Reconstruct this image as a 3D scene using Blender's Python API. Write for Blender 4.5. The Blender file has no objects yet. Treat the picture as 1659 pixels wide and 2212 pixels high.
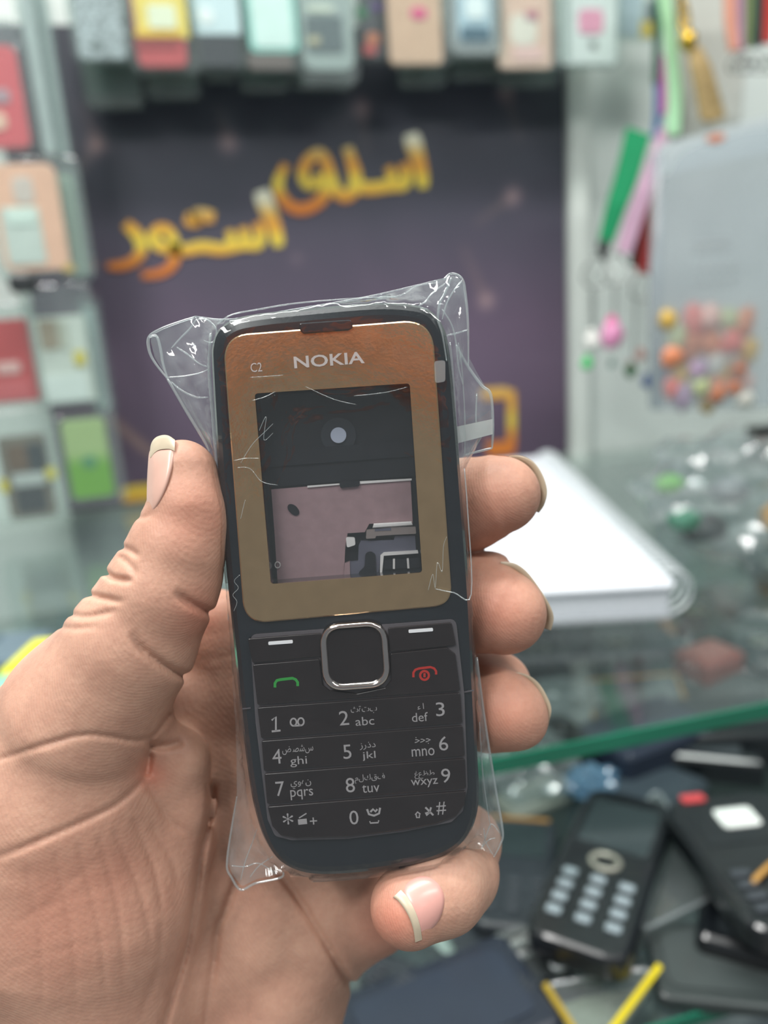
import bpy, bmesh, math, random
import numpy as np
from mathutils import Vector, Matrix, noise

random.seed(7)
SC = bpy.context.scene
COL = SC.collection
W, H, F = 1659, 2212, 1660.0
CX, CY = 829.5, 1106.0

# ------------------------------------------------------------------ camera
_d = Vector((1280 - CX, -(7400 - CY), -F))          # where plumb lines meet
_up = (-_d).normalized()
_f = Vector((0, 0, -1)); _f = (_f - _up * _f.dot(_up)).normalized()
_r = _f.cross(_up)
_a = math.radians(12.5)                              # the back wall recedes to the right
_X = math.cos(_a) * _r + math.sin(_a) * _f
_Y = _up.cross(_X)
M3 = Matrix((_X, _Y, _up))                           # world from camera
CAM = Vector((0.0, 0.0, 1.27))
cd = bpy.data.cameras.new('camera')
cam = bpy.data.objects.new('camera', cd); COL.objects.link(cam)
cam.matrix_world = Matrix.Translation(CAM) @ M3.to_4x4()
cd.sensor_fit = 'HORIZONTAL'; cd.sensor_width = 36.0; cd.lens = 36.0 * F / W
cd.clip_start = 0.005
cd.dof.use_dof = True; cd.dof.focus_distance = 0.1475; cd.dof.aperture_fstop = 11.0
SC.camera = cam

# ------------------------------------------------------------------ light
SC.view_settings.view_transform = 'Standard'; SC.view_settings.look = 'None'
SC.view_settings.gamma = 1.0; SC.view_settings.use_curve_mapping = False
SC.view_settings.exposure = 0.0
SC.cycles.max_bounces = 7; SC.cycles.diffuse_bounces = 3; SC.cycles.glossy_bounces = 4; SC.cycles.transparent_max_bounces = 12
wd = bpy.data.worlds.new('shop_air'); SC.world = wd; wd.use_nodes = True
wd.node_tree.nodes['Background'].inputs[0].default_value = (0.86, 0.95, 1.0, 1)
wd.node_tree.nodes['Background'].inputs[1].default_value = 0.235

def area(name, loc, sx, sy, power, col=(1, .985, .96), target=None):
    l = bpy.data.lights.new(name, 'AREA'); l.shape = 'RECTANGLE'; l.size = sx; l.size_y = sy
    l.energy = power; l.color = col
    o = bpy.data.objects.new(name, l); COL.objects.link(o); o.location = loc
    if target is not None:
        o.rotation_euler = (Vector(target) - Vector(loc)).to_track_quat('-Z', 'Y').to_euler()
    return o
# three LED battens under the shop ceiling
area('ceiling_lamp', (0.05, 0.30, 2.62), 1.3, 0.16, 25)
area('ceiling_lamp', (-0.75, -0.55, 2.62), 0.16, 1.3, 34)
area('ceiling_lamp', (0.95, -0.75, 2.62), 1.3, 0.16, 20)

# ------------------------------------------------------------------ helpers
def ray(px, py):
    return M3 @ Vector(((px - CX) / F, -(py - CY) / F, -1.0))
def at(px, py, depth):
    return CAM + ray(px, py) * depth
def onY(px, py, y):
    v = ray(px, py); return CAM + v * (y / v.y)
def onZ(px, py, z):
    v = ray(px, py); return CAM + v * ((z - CAM.z) / v.z)
def cam2w(p):                                        # camera space (m) to world
    return CAM + M3 @ Vector(p)

def lin(c):
    r = []
    for v in c[:3]:
        v = v / 255.0
        r.append(v / 12.92 if v <= 0.04045 else ((v + 0.055) / 1.055) ** 2.4)
    return (r[0], r[1], r[2], 1.0)

MATS = {}
def mat(name, col, rough=0.5, metal=0.0, spec=0.5, var=0.0, scale=40.0, bump=0.0, bscale=200.0, coat=0.0):
    if name in MATS: return MATS[name]
    m = bpy.data.materials.new(name); m.use_nodes = True
    nt = m.node_tree; b = nt.nodes['Principled BSDF']
    c = lin(col)
    b.inputs['Base Color'].default_value = c
    b.inputs['Roughness'].default_value = rough
    b.inputs['Metallic'].default_value = metal
    b.inputs['Specular IOR Level'].default_value = spec
    if coat: b.inputs['Coat Weight'].default_value = coat; b.inputs['Coat Roughness'].default_value = 0.05
    if var > 0 or bump > 0:
        tc = nt.nodes.new('ShaderNodeTexCoord')
    if var > 0:
        n = nt.nodes.new('ShaderNodeTexNoise'); n.inputs['Scale'].default_value = scale; n.inputs['Detail'].default_value = 4
        nt.links.new(tc.outputs['Object'], n.inputs['Vector'])
        rp = nt.nodes.new('ShaderNodeValToRGB')
        rp.color_ramp.elements[0].position = .3; rp.color_ramp.elements[1].position = .7
        rp.color_ramp.elements[0].color = tuple(max(0, v * (1 - var)) for v in c[:3]) + (1,)
        rp.color_ramp.elements[1].color = tuple(min(1, v * (1 + var)) for v in c[:3]) + (1,)
        nt.links.new(n.outputs['Fac'], rp.inputs['Fac']); nt.links.new(rp.outputs['Color'], b.inputs['Base Color'])
    if bump > 0:
        n2 = nt.nodes.new('ShaderNodeTexNoise'); n2.inputs['Scale'].default_value = bscale
        nt.links.new(tc.outputs['Object'], n2.inputs['Vector'])
        bp = nt.nodes.new('ShaderNodeBump'); bp.inputs['Strength'].default_value = bump; bp.inputs['Distance'].default_value = 0.001
        nt.links.new(n2.outputs['Fac'], bp.inputs['Height']); nt.links.new(bp.outputs['Normal'], b.inputs['Normal'])
    MATS[name] = m
    return m

def film_mat(name, tint=(.95, .98, .98), haze=0.06, gloss=0.10, rough=0.06, bump=0.0, bscale=120.0, hazecol=(.85, .93, .95), attr=None):
    """thin clear plastic: lets most light straight through, a little white haze, a mirror-like skin"""
    if name in MATS: return MATS[name]
    m = bpy.data.materials.new(name); m.use_nodes = True
    nt = m.node_tree; nt.nodes.remove(nt.nodes['Principled BSDF']); out = nt.nodes['Material Output']
    tr = nt.nodes.new('ShaderNodeBsdfTransparent'); tr.inputs[0].default_value = (*tint, 1)
    gl = nt.nodes.new('ShaderNodeBsdfGlossy'); gl.inputs['Roughness'].default_value = rough
    df = nt.nodes.new('ShaderNodeBsdfDiffuse'); df.inputs[0].default_value = (*hazecol, 1)
    tl = nt.nodes.new('ShaderNodeBsdfTranslucent'); tl.inputs[0].default_value = (*hazecol, 1)
    ad = nt.nodes.new('ShaderNodeMixShader'); ad.inputs[0].default_value = .4
    nt.links.new(df.outputs[0], ad.inputs[1]); nt.links.new(tl.outputs[0], ad.inputs[2])
    m1 = nt.nodes.new('ShaderNodeMixShader'); m1.inputs[0].default_value = haze
    if attr:                                         # extra white haze where the film is crumpled
        an = nt.nodes.new('ShaderNodeAttribute'); an.attribute_name = attr; ma = nt.nodes.new('ShaderNodeMath'); ma.operation = 'ADD'; ma.inputs[1].default_value = haze
        nt.links.new(an.outputs['Fac'], ma.inputs[0]); nt.links.new(ma.outputs[0], m1.inputs[0])
    nt.links.new(tr.outputs[0], m1.inputs[1]); nt.links.new(ad.outputs[0], m1.inputs[2])
    # Schlick reflectance, the same from both sides of the sheet
    ge = nt.nodes.new('ShaderNodeNewGeometry'); dt = nt.nodes.new('ShaderNodeVectorMath'); dt.operation = 'DOT_PRODUCT'
    nt.links.new(ge.outputs['Incoming'], dt.inputs[1]); fr = dt
    nt.links.new(ge.outputs['Normal'], dt.inputs[0])
    def mth(op, a, b=None):
        n_ = nt.nodes.new('ShaderNodeMath'); n_.operation = op
        if hasattr(a, 'links'): nt.links.new(a, n_.inputs[0])
        else: n_.inputs[0].default_value = a
        if b is not None: n_.inputs[1].default_value = b
        return n_.outputs[0]
    ab = mth('ABSOLUTE', dt.outputs['Value']); iv = nt.nodes.new('ShaderNodeMath'); iv.operation = 'SUBTRACT'; iv.inputs[0].default_value = 1.0; iv.use_clamp = True
    nt.links.new(ab, iv.inputs[1]); pw = mth('POWER', iv.outputs[0], 5.0); mm = mth('MULTIPLY', pw, .96 * min(1.0, gloss / .04))
    mu = nt.nodes.new('ShaderNodeMath'); mu.operation = 'ADD'; mu.inputs[1].default_value = gloss; mu.use_clamp = True
    nt.links.new(mm, mu.inputs[0])
    m2 = nt.nodes.new('ShaderNodeMixShader')
    nt.links.new(mu.outputs[0], m2.inputs[0]); nt.links.new(m1.outputs[0], m2.inputs[1]); nt.links.new(gl.outputs[0], m2.inputs[2])
    if bump > 0:
        tc = nt.nodes.new('ShaderNodeTexCoord'); n2 = nt.nodes.new('ShaderNodeTexNoise')
        n2.inputs['Scale'].default_value = bscale; n2.inputs['Detail'].default_value = 3; n2.inputs['Distortion'].default_value = .8
        nt.links.new(tc.outputs['Object'], n2.inputs['Vector'])
        bp = nt.nodes.new('ShaderNodeBump'); bp.inputs['Strength'].default_value = bump; bp.inputs['Distance'].default_value = 0.002
        nt.links.new(n2.outputs['Fac'], bp.inputs['Height'])
        for nd in (gl, df): nt.links.new(bp.outputs['Normal'], nd.inputs['Normal'])
        nt.links.new(bp.outputs['Normal'], dt.inputs[0])
    nt.links.new(m2.outputs[0], out.inputs['Surface'])
    MATS[name] = m
    return m

def mesh_obj(name, verts, faces, m=None, parent=None, smooth=False, mw=None):
    me = bpy.data.meshes.new(name)
    me.from_pydata([tuple(v) for v in verts], [], [tuple(f) for f in faces])
    me.update()
    if smooth: me.shade_smooth()
    if m is not None: me.materials.append(m)
    o = bpy.data.objects.new(name, me); COL.objects.link(o)
    if parent is not None: o.parent = parent
    if mw is not None: o.matrix_world = mw
    return o
def bm_obj(name, bm, m=None, parent=None, smooth=False):
    me = bpy.data.meshes.new(name); bmesh.ops.recalc_face_normals(bm, faces=bm.faces[:])
    bm.to_mesh(me); bm.free()
    if smooth: me.shade_smooth()
    if m is not None: me.materials.append(m)
    o = bpy.data.objects.new(name, me); COL.objects.link(o)
    if parent is not None: o.parent = parent
    return o
def tag(o, label, cat, group=None, kind=None):
    if label: o['label'] = label
    if cat: o['category'] = cat
    if group: o['group'] = group
    if kind: o['kind'] = kind
    return o
def empty(name, loc, rot=None, mw=None):
    o = bpy.data.objects.new(name, None); COL.objects.link(o)
    o.empty_display_size = 0.01
    if mw is not None: o.matrix_world = mw
    else:
        o.location = loc
        if rot is not None: o.rotation_euler = rot
    return o

def round_poly(pts, radii, n=6):
    """closed 2D polygon with rounded corners"""
    out = []; N = len(pts)
    if not hasattr(radii, '__len__'): radii = [radii] * N
    for i in range(N):
        p0, p1, p2 = Vector(pts[i - 1]), Vector(pts[i]), Vector(pts[(i + 1) % N])
        a = (p0 - p1); b = (p2 - p1); la, lb = a.length, b.length
        a.normalize(); b.normalize()
        ang = math.acos(max(-1, min(1, a.dot(b))))
        t = radii[i] / max(1e-6, math.tan(ang / 2)); t = min(t, la * .49, lb * .49)
        A, B = p1 + a * t, p1 + b * t
        for k in range(n + 1):
            s = k / n
            out.append(((1 - s) ** 2) * A + 2 * s * (1 - s) * (p1 * .88 + (A + B) * .06) + s * s * B)
    return [tuple(p) for p in out]
def rrect(x0, y0, x1, y1, r, n=5):
    return round_poly([(x0, y0), (x1, y0), (x1, y1), (x0, y1)], r, n)
def catmull(pts, n=8, closed=True):
    out = []; N = len(pts)
    rng = range(N) if closed else range(N - 1)
    for i in rng:
        if closed: P = [Vector(pts[(i + j - 1) % N]) for j in range(4)]
        else: P = [Vector(pts[max(0, min(N - 1, i + j - 1))]) for j in range(4)]
        for k in range(n):
            t = k / n
            out.append(0.5 * ((2 * P[1]) + (-P[0] + P[2]) * t + (2 * P[0] - 5 * P[1] + 4 * P[2] - P[3]) * t * t + (-P[0] + 3 * P[1] - 3 * P[2] + P[3]) * t ** 3))
    if not closed: out.append(Vector(pts[-1]))
    return out
def inset(poly, d):
    """offset a closed 2D polygon inwards by d"""
    N = len(poly); area2 = sum(poly[i - 1][0] * poly[i][1] - poly[i][0] * poly[i - 1][1] for i in range(N))
    sg = 1 if area2 > 0 else -1; out = []
    for i in range(N):
        p0, p1, p2 = Vector(poly[i - 1]), Vector(poly[i]), Vector(poly[(i + 1) % N])
        e = (p2 - p0)
        if e.length < 1e-9: out.append(tuple(p1)); continue
        e.normalize(); out.append((p1.x - sg * e.y * d, p1.y + sg * e.x * d))
    return out
def prism(poly, z0, z1, bev=0.0):
    """verts, faces of an extruded 2D polygon with a small bevel on its upper rim"""
    n = len(poly); V = []; Fc = []
    if bev > 0:
        rings = [(poly, z0), (poly, z1 - bev), (inset(poly, bev * .4), z1 - bev * .35), (inset(poly, bev), z1)]
    else: rings = [(poly, z0), (poly, z1)]
    for pl, z in rings: V += [(p[0], p[1], z) for p in pl]
    for k in range(len(rings) - 1):
        a, b = k * n, (k + 1) * n
        for i in range(n):
            j = (i + 1) % n; Fc.append((a + i, a + j, b + j, b + i))
    Fc.append(tuple(range(n - 1, -1, -1))); t = (len(rings) - 1) * n; Fc.append(tuple(range(t, t + n)))
    area2 = sum(poly[i - 1][0] * poly[i][1] - poly[i][0] * poly[i - 1][1] for i in range(n))
    if area2 < 0: Fc = [tuple(reversed(f)) for f in Fc]
    return V, Fc
def ribbon(pts, w, z0, z1, closed=False):
    """a flat stroke of width w along 2D points, extruded from z0 to z1; w may be a list"""
    P = [Vector(p[:2]) for p in pts]; n = len(P); V = []; Fc = []
    ws = w if hasattr(w, '__len__') else [w] * n
    for i in range(n):
        a = P[i - 1] if (closed or i > 0) else P[i]; b = P[(i + 1) % n] if (closed or i < n - 1) else P[i]
        e = (b - a); e = e.normalized() if e.length > 1e-9 else Vector((1, 0)); nn = Vector((-e.y, e.x)) * ws[i] / 2
        for q, z in ((P[i] + nn, z0), (P[i] - nn, z0), (P[i] - nn, z1), (P[i] + nn, z1)): V.append((q.x, q.y, z))
    m = n if closed else n - 1
    for i in range(m):
        a, b = 4 * i, 4 * ((i + 1) % n)
        for k in range(4): Fc.append((a + k, a + (k + 1) % 4, b + (k + 1) % 4, b + k))
    if not closed: Fc += [(0, 1, 2, 3), (4 * n - 1, 4 * n - 2, 4 * n - 3, 4 * n - 4)]
    return V, Fc
def tube(pts, r, seg=8, closed=False, caps=True):
    """round tube along 3D points; r may be a list"""
    P = [Vector(p) for p in pts]; n = len(P); V = []; Fc = []
    rs = r if hasattr(r, '__len__') else [r] * n
    ref = Vector((0.13, 0.37, 0.92))
    for i in range(n):
        a = P[i - 1] if (closed or i > 0) else P[i]; b = P[(i + 1) % n] if (closed or i < n - 1) else P[i]
        t = (b - a).normalized() if (b - a).length > 1e-12 else Vector((0, 0, 1))
        u = t.cross(ref)
        if u.length < 1e-3: u = t.cross(Vector((1, 0, 0)))
        u.normalize(); v = t.cross(u)
        for k in range(seg):
            c = 2 * math.pi * k / seg
            V.append(P[i] + (u * math.cos(c) + v * math.sin(c)) * rs[i])
    m = n if closed else n - 1
    for i in range(m):
        a, b = seg * i, seg * ((i + 1) % n)
        for k in range(seg): Fc.append((a + k, a + (k + 1) % seg, b + (k + 1) % seg, b + k))
    if caps and not closed: Fc += [tuple(range(seg - 1, -1, -1)), tuple(range(seg * (n - 1), seg * n))]
    return V, Fc
def merge(parts):
    V = []; Fc = []
    for v, f in parts:
        o = len(V); V += list(v); Fc += [tuple(i + o for i in q) for q in f]
    return V, Fc

# ================================================================== hand
# an implicit surface (smoothly joined tapered limbs) meshed by surface nets; millimetres, camera space
def build_hand():
    SX, SY, SZ = 4.6, 4.6, 0.56
    pxs = np.arange(-330, 1262, SX, dtype=np.float32); pys = np.arange(905, 2480, SY, dtype=np.float32)
    dps = np.arange(128, 216, SZ, dtype=np.float32)
    nx, ny, nz = len(pxs), len(pys), len(dps)
    ax = (pxs - CX) / F; ay = -(pys - CY) / F
    def chain(fld, pts, k, zs=1.0):
        """pts: (px, py, depth mm, radius px)"""
        for (a, b) in zip(pts[:-1], pts[1:]):
            A = np.array([(a[0] - CX) / F * a[2], -(a[1] - CY) / F * a[2], a[2]]); ra = a[3] / F * a[2]
            B = np.array([(b[0] - CX) / F * b[2], -(b[1] - CY) / F * b[2], b[2]]); rb = b[3] / F * b[2]
            mg = k + 3.0; R = max(ra, rb) + mg
            z0, z1 = min(a[2], b[2]) - R * zs, max(a[2], b[2]) + R * zs
            sx = R * F / max(120, z0)
            i0, i1 = np.searchsorted(pxs, [min(a[0], b[0]) - sx, max(a[0], b[0]) + sx])
            j0, j1 = np.searchsorted(pys, [min(a[1], b[1]) - sx, max(a[1], b[1]) + sx])
            k0, k1 = np.searchsorted(dps, [z0, z1])
            if i1 <= i0 or j1 <= j0 or k1 <= k0: continue
            D = dps[None, None, k0:k1]
            X = ax[i0:i1, None, None] * D; Y = ay[None, j0:j1, None] * D; Z = D
            ba = B - A; baz = ba[2] / zs
            L = ba[0] ** 2 + ba[1] ** 2 + baz ** 2 + 1e-9
            px, py, pz = X - A[0], Y - A[1], (Z - A[2]) / zs
            t = np.clip((px * ba[0] + py * ba[1] + pz * baz) / L, 0, 1)
            d = np.sqrt((px - t * ba[0]) ** 2 + (py - t * ba[1]) ** 2 + (pz - t * baz) ** 2) - (ra + (rb - ra) * t)
            sub = fld[i0:i1, j0:j1, k0:k1]
            h = np.maximum(k - np.abs(sub - d), 0) / k
            sub[...] = np.minimum(sub, d) - h * h * k * .25
    def new(): return np.full((nx, ny, nz), 12.0, dtype=np.float32)
    palm = new()
    # thumb: two limbs side by side in depth make it wider than thick
    for dz in (-2.5, 3.5):
        chain(palm, [(394, 1012, 151 + dz, 62), (400, 1090, 151 + dz, 74), (378, 1185, 152 + dz, 96),
                     (348, 1275, 153 + dz, 116), (285, 1390, 155 + dz, 134), (180, 1545, 159 + dz, 158)], 2.0)
    chain(palm, [(420, 1030, 150, 44), (428, 1130, 150, 52), (400, 1230, 151, 72)], 4.0)        # pad
    # thenar eminence
    chain(palm, [(180, 1545, 160, 165), (120, 1700, 167, 235), (60, 1880, 172, 290)], 5.0)
    chain(palm, [(150, 1720, 168, 225), (200, 1900, 173, 240), (180, 2120, 178, 250), (140, 2380, 182, 250)], 6.0)
    # web fold between thumb and palm
    chain(palm, [(335, 1590, 164, 48), (395, 1640, 166, 50), (412, 1740, 168, 48), (400, 1830, 170, 50), (360, 1900, 172, 50)], 4.0)
    chain(palm, [(310, 1700, 170, 110), (320, 1800, 171, 105), (300, 1950, 174, 120)], 5.0)
    # palm behind the phone
    chain(palm, [(560, 1560, 190, 110), (600, 1760, 190, 120), (560, 1980, 189, 125), (470, 2250, 188, 140)], 6.0)
    chain(palm, [(455, 1440, 186, 62), (470, 1560, 186, 72), (500, 1720, 186, 80)], 5.0)
    chain(palm, [(700, 1500, 193, 120), (740, 1760, 194, 120), (700, 1960, 194, 125), (600, 2190, 191, 125), (500, 2420, 190, 150)], 6.0)
    chain(palm, [(300, 2100, 186, 190), (300, 2400, 190, 200)], 6.0)
    # hypothenar pad
    chain(palm, [(600, 2150, 184, 88), (540, 2300, 183, 125), (470, 2440, 184, 150)], 5.0)
    chain(palm, [(440, 1780, 184, 80), (440, 1900, 184, 90), (420, 2060, 184, 110)], 5.0)
    chain(palm, [(470, 1335, 182, 62), (478, 1390, 184, 82), (500, 1480, 186, 95), (520, 1620, 188, 100)], 5.0)
    chain(palm, [(400, 1520, 178, 60), (440, 1640, 182, 70), (455, 1760, 183, 70)], 5.0)
    # wrist, outside the frame
    chain(palm, [(230, 2350, 188, 230), (180, 2520, 192, 230)], 6.0)
    # fingers
    idx = new()
    chain(idx, [(560, 1430, 188, 100), (760, 1180, 190, 100), (905, 1110, 180, 98), (1010, 1090, 168, 98), (1075, 1070, 164, 84), (1092, 1067, 163.5, 72)], 2.0)
    mid = new()
    chain(mid, [(640, 1540, 190, 105), (800, 1370, 192, 105), (920, 1310, 182, 102), (1030, 1305, 168, 101), (1082, 1320, 164, 90), (1096, 1326, 163.5, 81)], 2.0)
    chain(mid, [(1020, 1270, 170, 82), (1058, 1262, 171, 70)], 3.0)
    rng = new()
    chain(rng, [(700, 1660, 192, 100), (830, 1560, 193, 98), (950, 1520, 184, 96), (1050, 1522, 171, 90), (1085, 1532, 166, 82), (1098, 1535, 165.5, 75)], 2.0)
    chain(rng, [(1010, 1480, 178, 74), (1075, 1480, 177, 72)], 3.0)
    chain(rng, [(1060, 1550, 169, 66), (1125, 1558, 166, 54)], 3.0)
    pky = new()
    chain(pky, [(640, 1990, 196, 96), (800, 1950, 192, 100), (940, 1855, 187, 92), (1000, 1820, 178, 76), (985, 1885, 166, 83), (955, 1920, 159.5, 86), (885, 1957, 155.5, 86)], 3.0)
    chain(pky, [(950, 1900, 160, 92), (985, 1885, 165, 80)], 3.0)
    chain(palm, [(640, 2020, 197, 96), (760, 1975, 195, 98), (900, 1880, 190, 90)], 2.5)
    fing = idx
    for g in (mid, rng):
        k = .35; h = np.maximum(k - np.abs(fing - g), 0) / k
        fing = np.minimum(fing, g) - h * h * k * .25
    fing = np.minimum(fing, pky)
    k = 2.0; h = np.maximum(k - np.abs(palm - fing), 0) / k
    f = np.minimum(palm, fing) - h * h * k * .25
    # skin creases: shallow grooves along lines on the skin (px lines, half width px, depth mm, farthest depth)
    GX, GY = np.meshgrid(pxs, pys, indexing='ij')
    def groove(line, w, dep, dmin=0, dmax=400, fade=True):
        L = [np.array(p[:2], float) for p in catmull([Vector((q[0], q[1], 0)) for q in line], 5, False)]
        best = np.full(GX.shape, 1e9, np.float32); tt = np.zeros(GX.shape, np.float32); n = len(L) - 1
        for i in range(n):
            a, b = L[i], L[i + 1]; ba = b - a; l2 = ba @ ba + 1e-9
            t = np.clip(((GX - a[0]) * ba[0] + (GY - a[1]) * ba[1]) / l2, 0, 1)
            d = np.hypot(GX - a[0] - t * ba[0], GY - a[1] - t * ba[1])
            u = d < best; best = np.where(u, d, best); tt = np.where(u, (i + t) / n, tt)
        g = dep * np.exp(-(best / w) ** 2)
        if fade: g = g * np.clip(np.minimum(1, (1 - tt) * 4), 0, 1)
        k0, k1 = np.searchsorted(dps, [dmin, dmax])
        ii, jj = np.nonzero(g > abs(dep) * .01) if dep > 0 else np.nonzero(g < -abs(dep) * .01)
        f[ii, jj, k0:k1] += g[ii, jj][:, None]
    TH = dict(dmax=166)
    # folds on the back of the thumb knuckle
    groove([(262, 1182), (285, 1190), (300, 1205)], 6, .7, **TH)
    groove([(225, 1236), (250, 1250), (290, 1255)], 6, 1.25, **TH)
    groove([(262, 1205), (285, 1225), (293, 1248)], 6, .5, **TH)
    groove([(183, 1283), (215, 1290), (270, 1302)], 6, .95, **TH)
    groove([(155, 1328), (190, 1332), (260, 1318)], 6, .6, **TH)
    groove([(132, 1355), (170, 1358), (215, 1352)], 6, .4, **TH)
    groove([(285, 1112), (310, 1118), (335, 1105)], 6, .4, **TH)
    # thumb joint creases on the palm side
    groove([(470, 1330), (440, 1318), (405, 1300), (375, 1278)], 9, 1.1, **TH)
    groove([(415, 1465), (385, 1455), (345, 1432), (305, 1400), (282, 1365)], 9, 1.2, **TH)
    groove([(365, 1545), (330, 1590), (290, 1600), (240, 1592), (180, 1588), (100, 1608), (0, 1640), (-80, 1660)], 6, .65, dmax=175)
    groove([(325, 1605), (318, 1660), (305, 1690), (255, 1735), (200, 1765), (110, 1805), (0, 1850), (-80, 1880)], 6.5, .7, dmax=178)
    groove([(330, 1612), (360, 1612), (400, 1600)], 9, 1.1, dmax=180)
    groove([(322, 1635), (316, 1680)], 12, .9, dmax=180)
    groove([(318, 1690), (345, 1740), (375, 1780), (405, 1800)], 7, .5, dmax=180)
    groove([(458, 1700), (452, 1760), (432, 1860), (418, 1960), (398, 2064), (372, 2150), (340, 2260)], 9, 1.3, dmax=196, fade=False)
    groove([(510, 1900), (490, 1960), (470, 2010), (462, 2080), (440, 2240)], 9, 1.2, dmax=196)
    groove([(600, 1880), (640, 1935), (690, 2015), (735, 2090), (765, 2135)], 9, 1.5, dmax=206, fade=False)
    # fine fan lines on the thenar
    for x0, y0, x1, y1, dd in ((250, 1800, 330, 2060, .55), (215, 1815, 270, 2130, .5), (170, 1830, 230, 2180, .45), (290, 1775, 352, 1990, .6),
                               (120, 1850, 165, 2200, .4), (330, 1790, 385, 1930, .5), (60, 1880, 90, 2200, .35), (350, 2000, 300, 2200, .5)):
        groove([(x0, y0), ((x0 + x1) / 2 + 14, (y0 + y1) / 2), (x1, y1)], 8, dd * .5, dmax=180)
    for x0, y0, x1, y1 in ((40, 1990, 260, 1910), (20, 2090, 300, 2020), (100, 1960, 240, 1840)):
        groove([(x0, y0), ((x0 + x1) / 2, (y0 + y1) / 2 - 12), (x1, y1)], 8, .08, dmax=180)
    # nail folds
    groove([(1080, 1210), (1105, 1216), (1130, 1238)], 7, .6)
    # soft unevenness
    rs = np.random.RandomState(3)
    for _ in range(26):
        cx, cy = rs.uniform(-100, 1150), rs.uniform(1000, 2212); s = rs.uniform(35, 90)
        f += (rs.uniform(-.22, .22) * np.exp(-((GX - cx) ** 2 + (GY - cy) ** 2) / s ** 2)).astype(np.float32)[:, :, None]
    # ---- surface nets
    s = f < 0
    c = np.zeros((nx - 1, ny - 1, nz - 1), np.int8)
    corners = [(i, j, k) for i in (0, 1) for j in (0, 1) for k in (0, 1)]
    for (i, j, k) in corners: c += s[i:nx - 1 + i, j:ny - 1 + j, k:nz - 1 + k]
    I, J, K = np.nonzero((c > 0) & (c < 8))
    idm = np.full(c.shape, -1, np.int32); idm[I, J, K] = np.arange(len(I))
    val = {q: f[I + q[0], J + q[1], K + q[2]] for q in corners}
    acc = np.zeros((len(I), 3)); cnt = np.zeros(len(I))
    for q in corners:
        for axn in range(3):
            if q[axn]: continue
            q2 = list(q); q2[axn] = 1; q2 = tuple(q2)
            a, b = val[q], val[q2]; m = (a < 0) != (b < 0)
            t = np.where(m, a / np.where(np.abs(a - b) < 1e-9, 1, a - b), 0)
            p = np.array(q, float)[None, :].repeat(len(I), 0); p[:, axn] = t
            acc[m] += p[m]; cnt[m] += 1
    pos = acc / cnt[:, None] + np.stack([I, J, K], 1)
    quads = []
    def emit(axn):
        sl0 = [slice(1, n - 1) for n in (nx, ny, nz)]; sl1 = list(sl0)
        sl0[axn] = slice(0, (nx, ny, nz)[axn] - 1); sl1[axn] = slice(1, (nx, ny, nz)[axn])
        A, B = s[tuple(sl0)], s[tuple(sl1)]
        P = np.stack(np.nonzero(A != B), 1)
        P0 = P.copy()
        off = [1, 1, 1]; off[axn] = 0; P0 = P + np.array(off)
        inside = A[tuple(P.T)]
        u, v = [(1, 2), (2, 0), (0, 1)][axn]
        def cell(du, dv):
            Q = P0.copy(); Q[:, u] -= du; Q[:, v] -= dv; return idm[Q[:, 0], Q[:, 1], Q[:, 2]]
        q = np.stack([cell(1, 1), cell(0, 1), cell(0, 0), cell(1, 0)], 1)
        q[~inside] = q[~inside][:, ::-1]
        quads.append(q[(q >= 0).all(1)])
    for a in range(3): emit(a)
    Q = np.concatenate(quads)
    # light smoothing
    E0 = np.concatenate([Q[:, [0, 1]], Q[:, [1, 2]], Q[:, [2, 3]], Q[:, [3, 0]]])
    for it in range(2):
        sm = np.zeros_like(pos); ct = np.zeros(len(pos))
        for a, b in ((0, 1), (1, 0)):
            for ax_ in range(3): sm[:, ax_] += np.bincount(E0[:, a], weights=pos[E0[:, b], ax_], minlength=len(pos))
            ct += np.bincount(E0[:, a], minlength=len(pos))
        pos = pos * .5 + .5 * sm / np.maximum(ct, 1)[:, None]
    PX = pxs[0] + pos[:, 0] * SX; PY = pys[0] + pos[:, 1] * SY; D = (dps[0] + pos[:, 2] * SZ) / 1000.0
    cam_p = np.stack([(PX - CX) / F * D, -(PY - CY) / F * D, -D], 1)
    Rm = np.array(M3); wp = cam_p @ Rm.T + np.array(CAM)
    # front depth map for the nails
    front = np.argmax(s, axis=2); hit = s.any(axis=2)
    def depth(px, py):
        i = int(np.clip(round((px - pxs[0]) / SX), 0, nx - 1)); j = int(np.clip(round((py - pys[0]) / SY), 0, ny - 1))
        if not hit[i, j]: return None
        k = front[i, j]
        if k == 0: return float(dps[0])
        a, b = f[i, j, k - 1], f[i, j, k]
        return float(dps[k - 1] + SZ * a / (a - b))
    return wp, Q, PX, PY, D, depth

wp, HQ, HPX, HPY, HD, hdepth = build_hand()
base = at(230, 2400, .19)
me = bpy.data.meshes.new('hand')
me.vertices.add(len(wp)); me.vertices.foreach_set('co', (wp - np.array(base)).ravel())
fl = np.ascontiguousarray(HQ[:, ::-1])
me.loops.add(fl.size); me.polygons.add(len(fl))
me.loops.foreach_set('vertex_index', fl.ravel().astype(np.int32))
me.polygons.foreach_set('loop_start', np.arange(0, fl.size, 4, dtype=np.int32))
me.update(calc_edges=True); me.validate(); me.shade_smooth()
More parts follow.
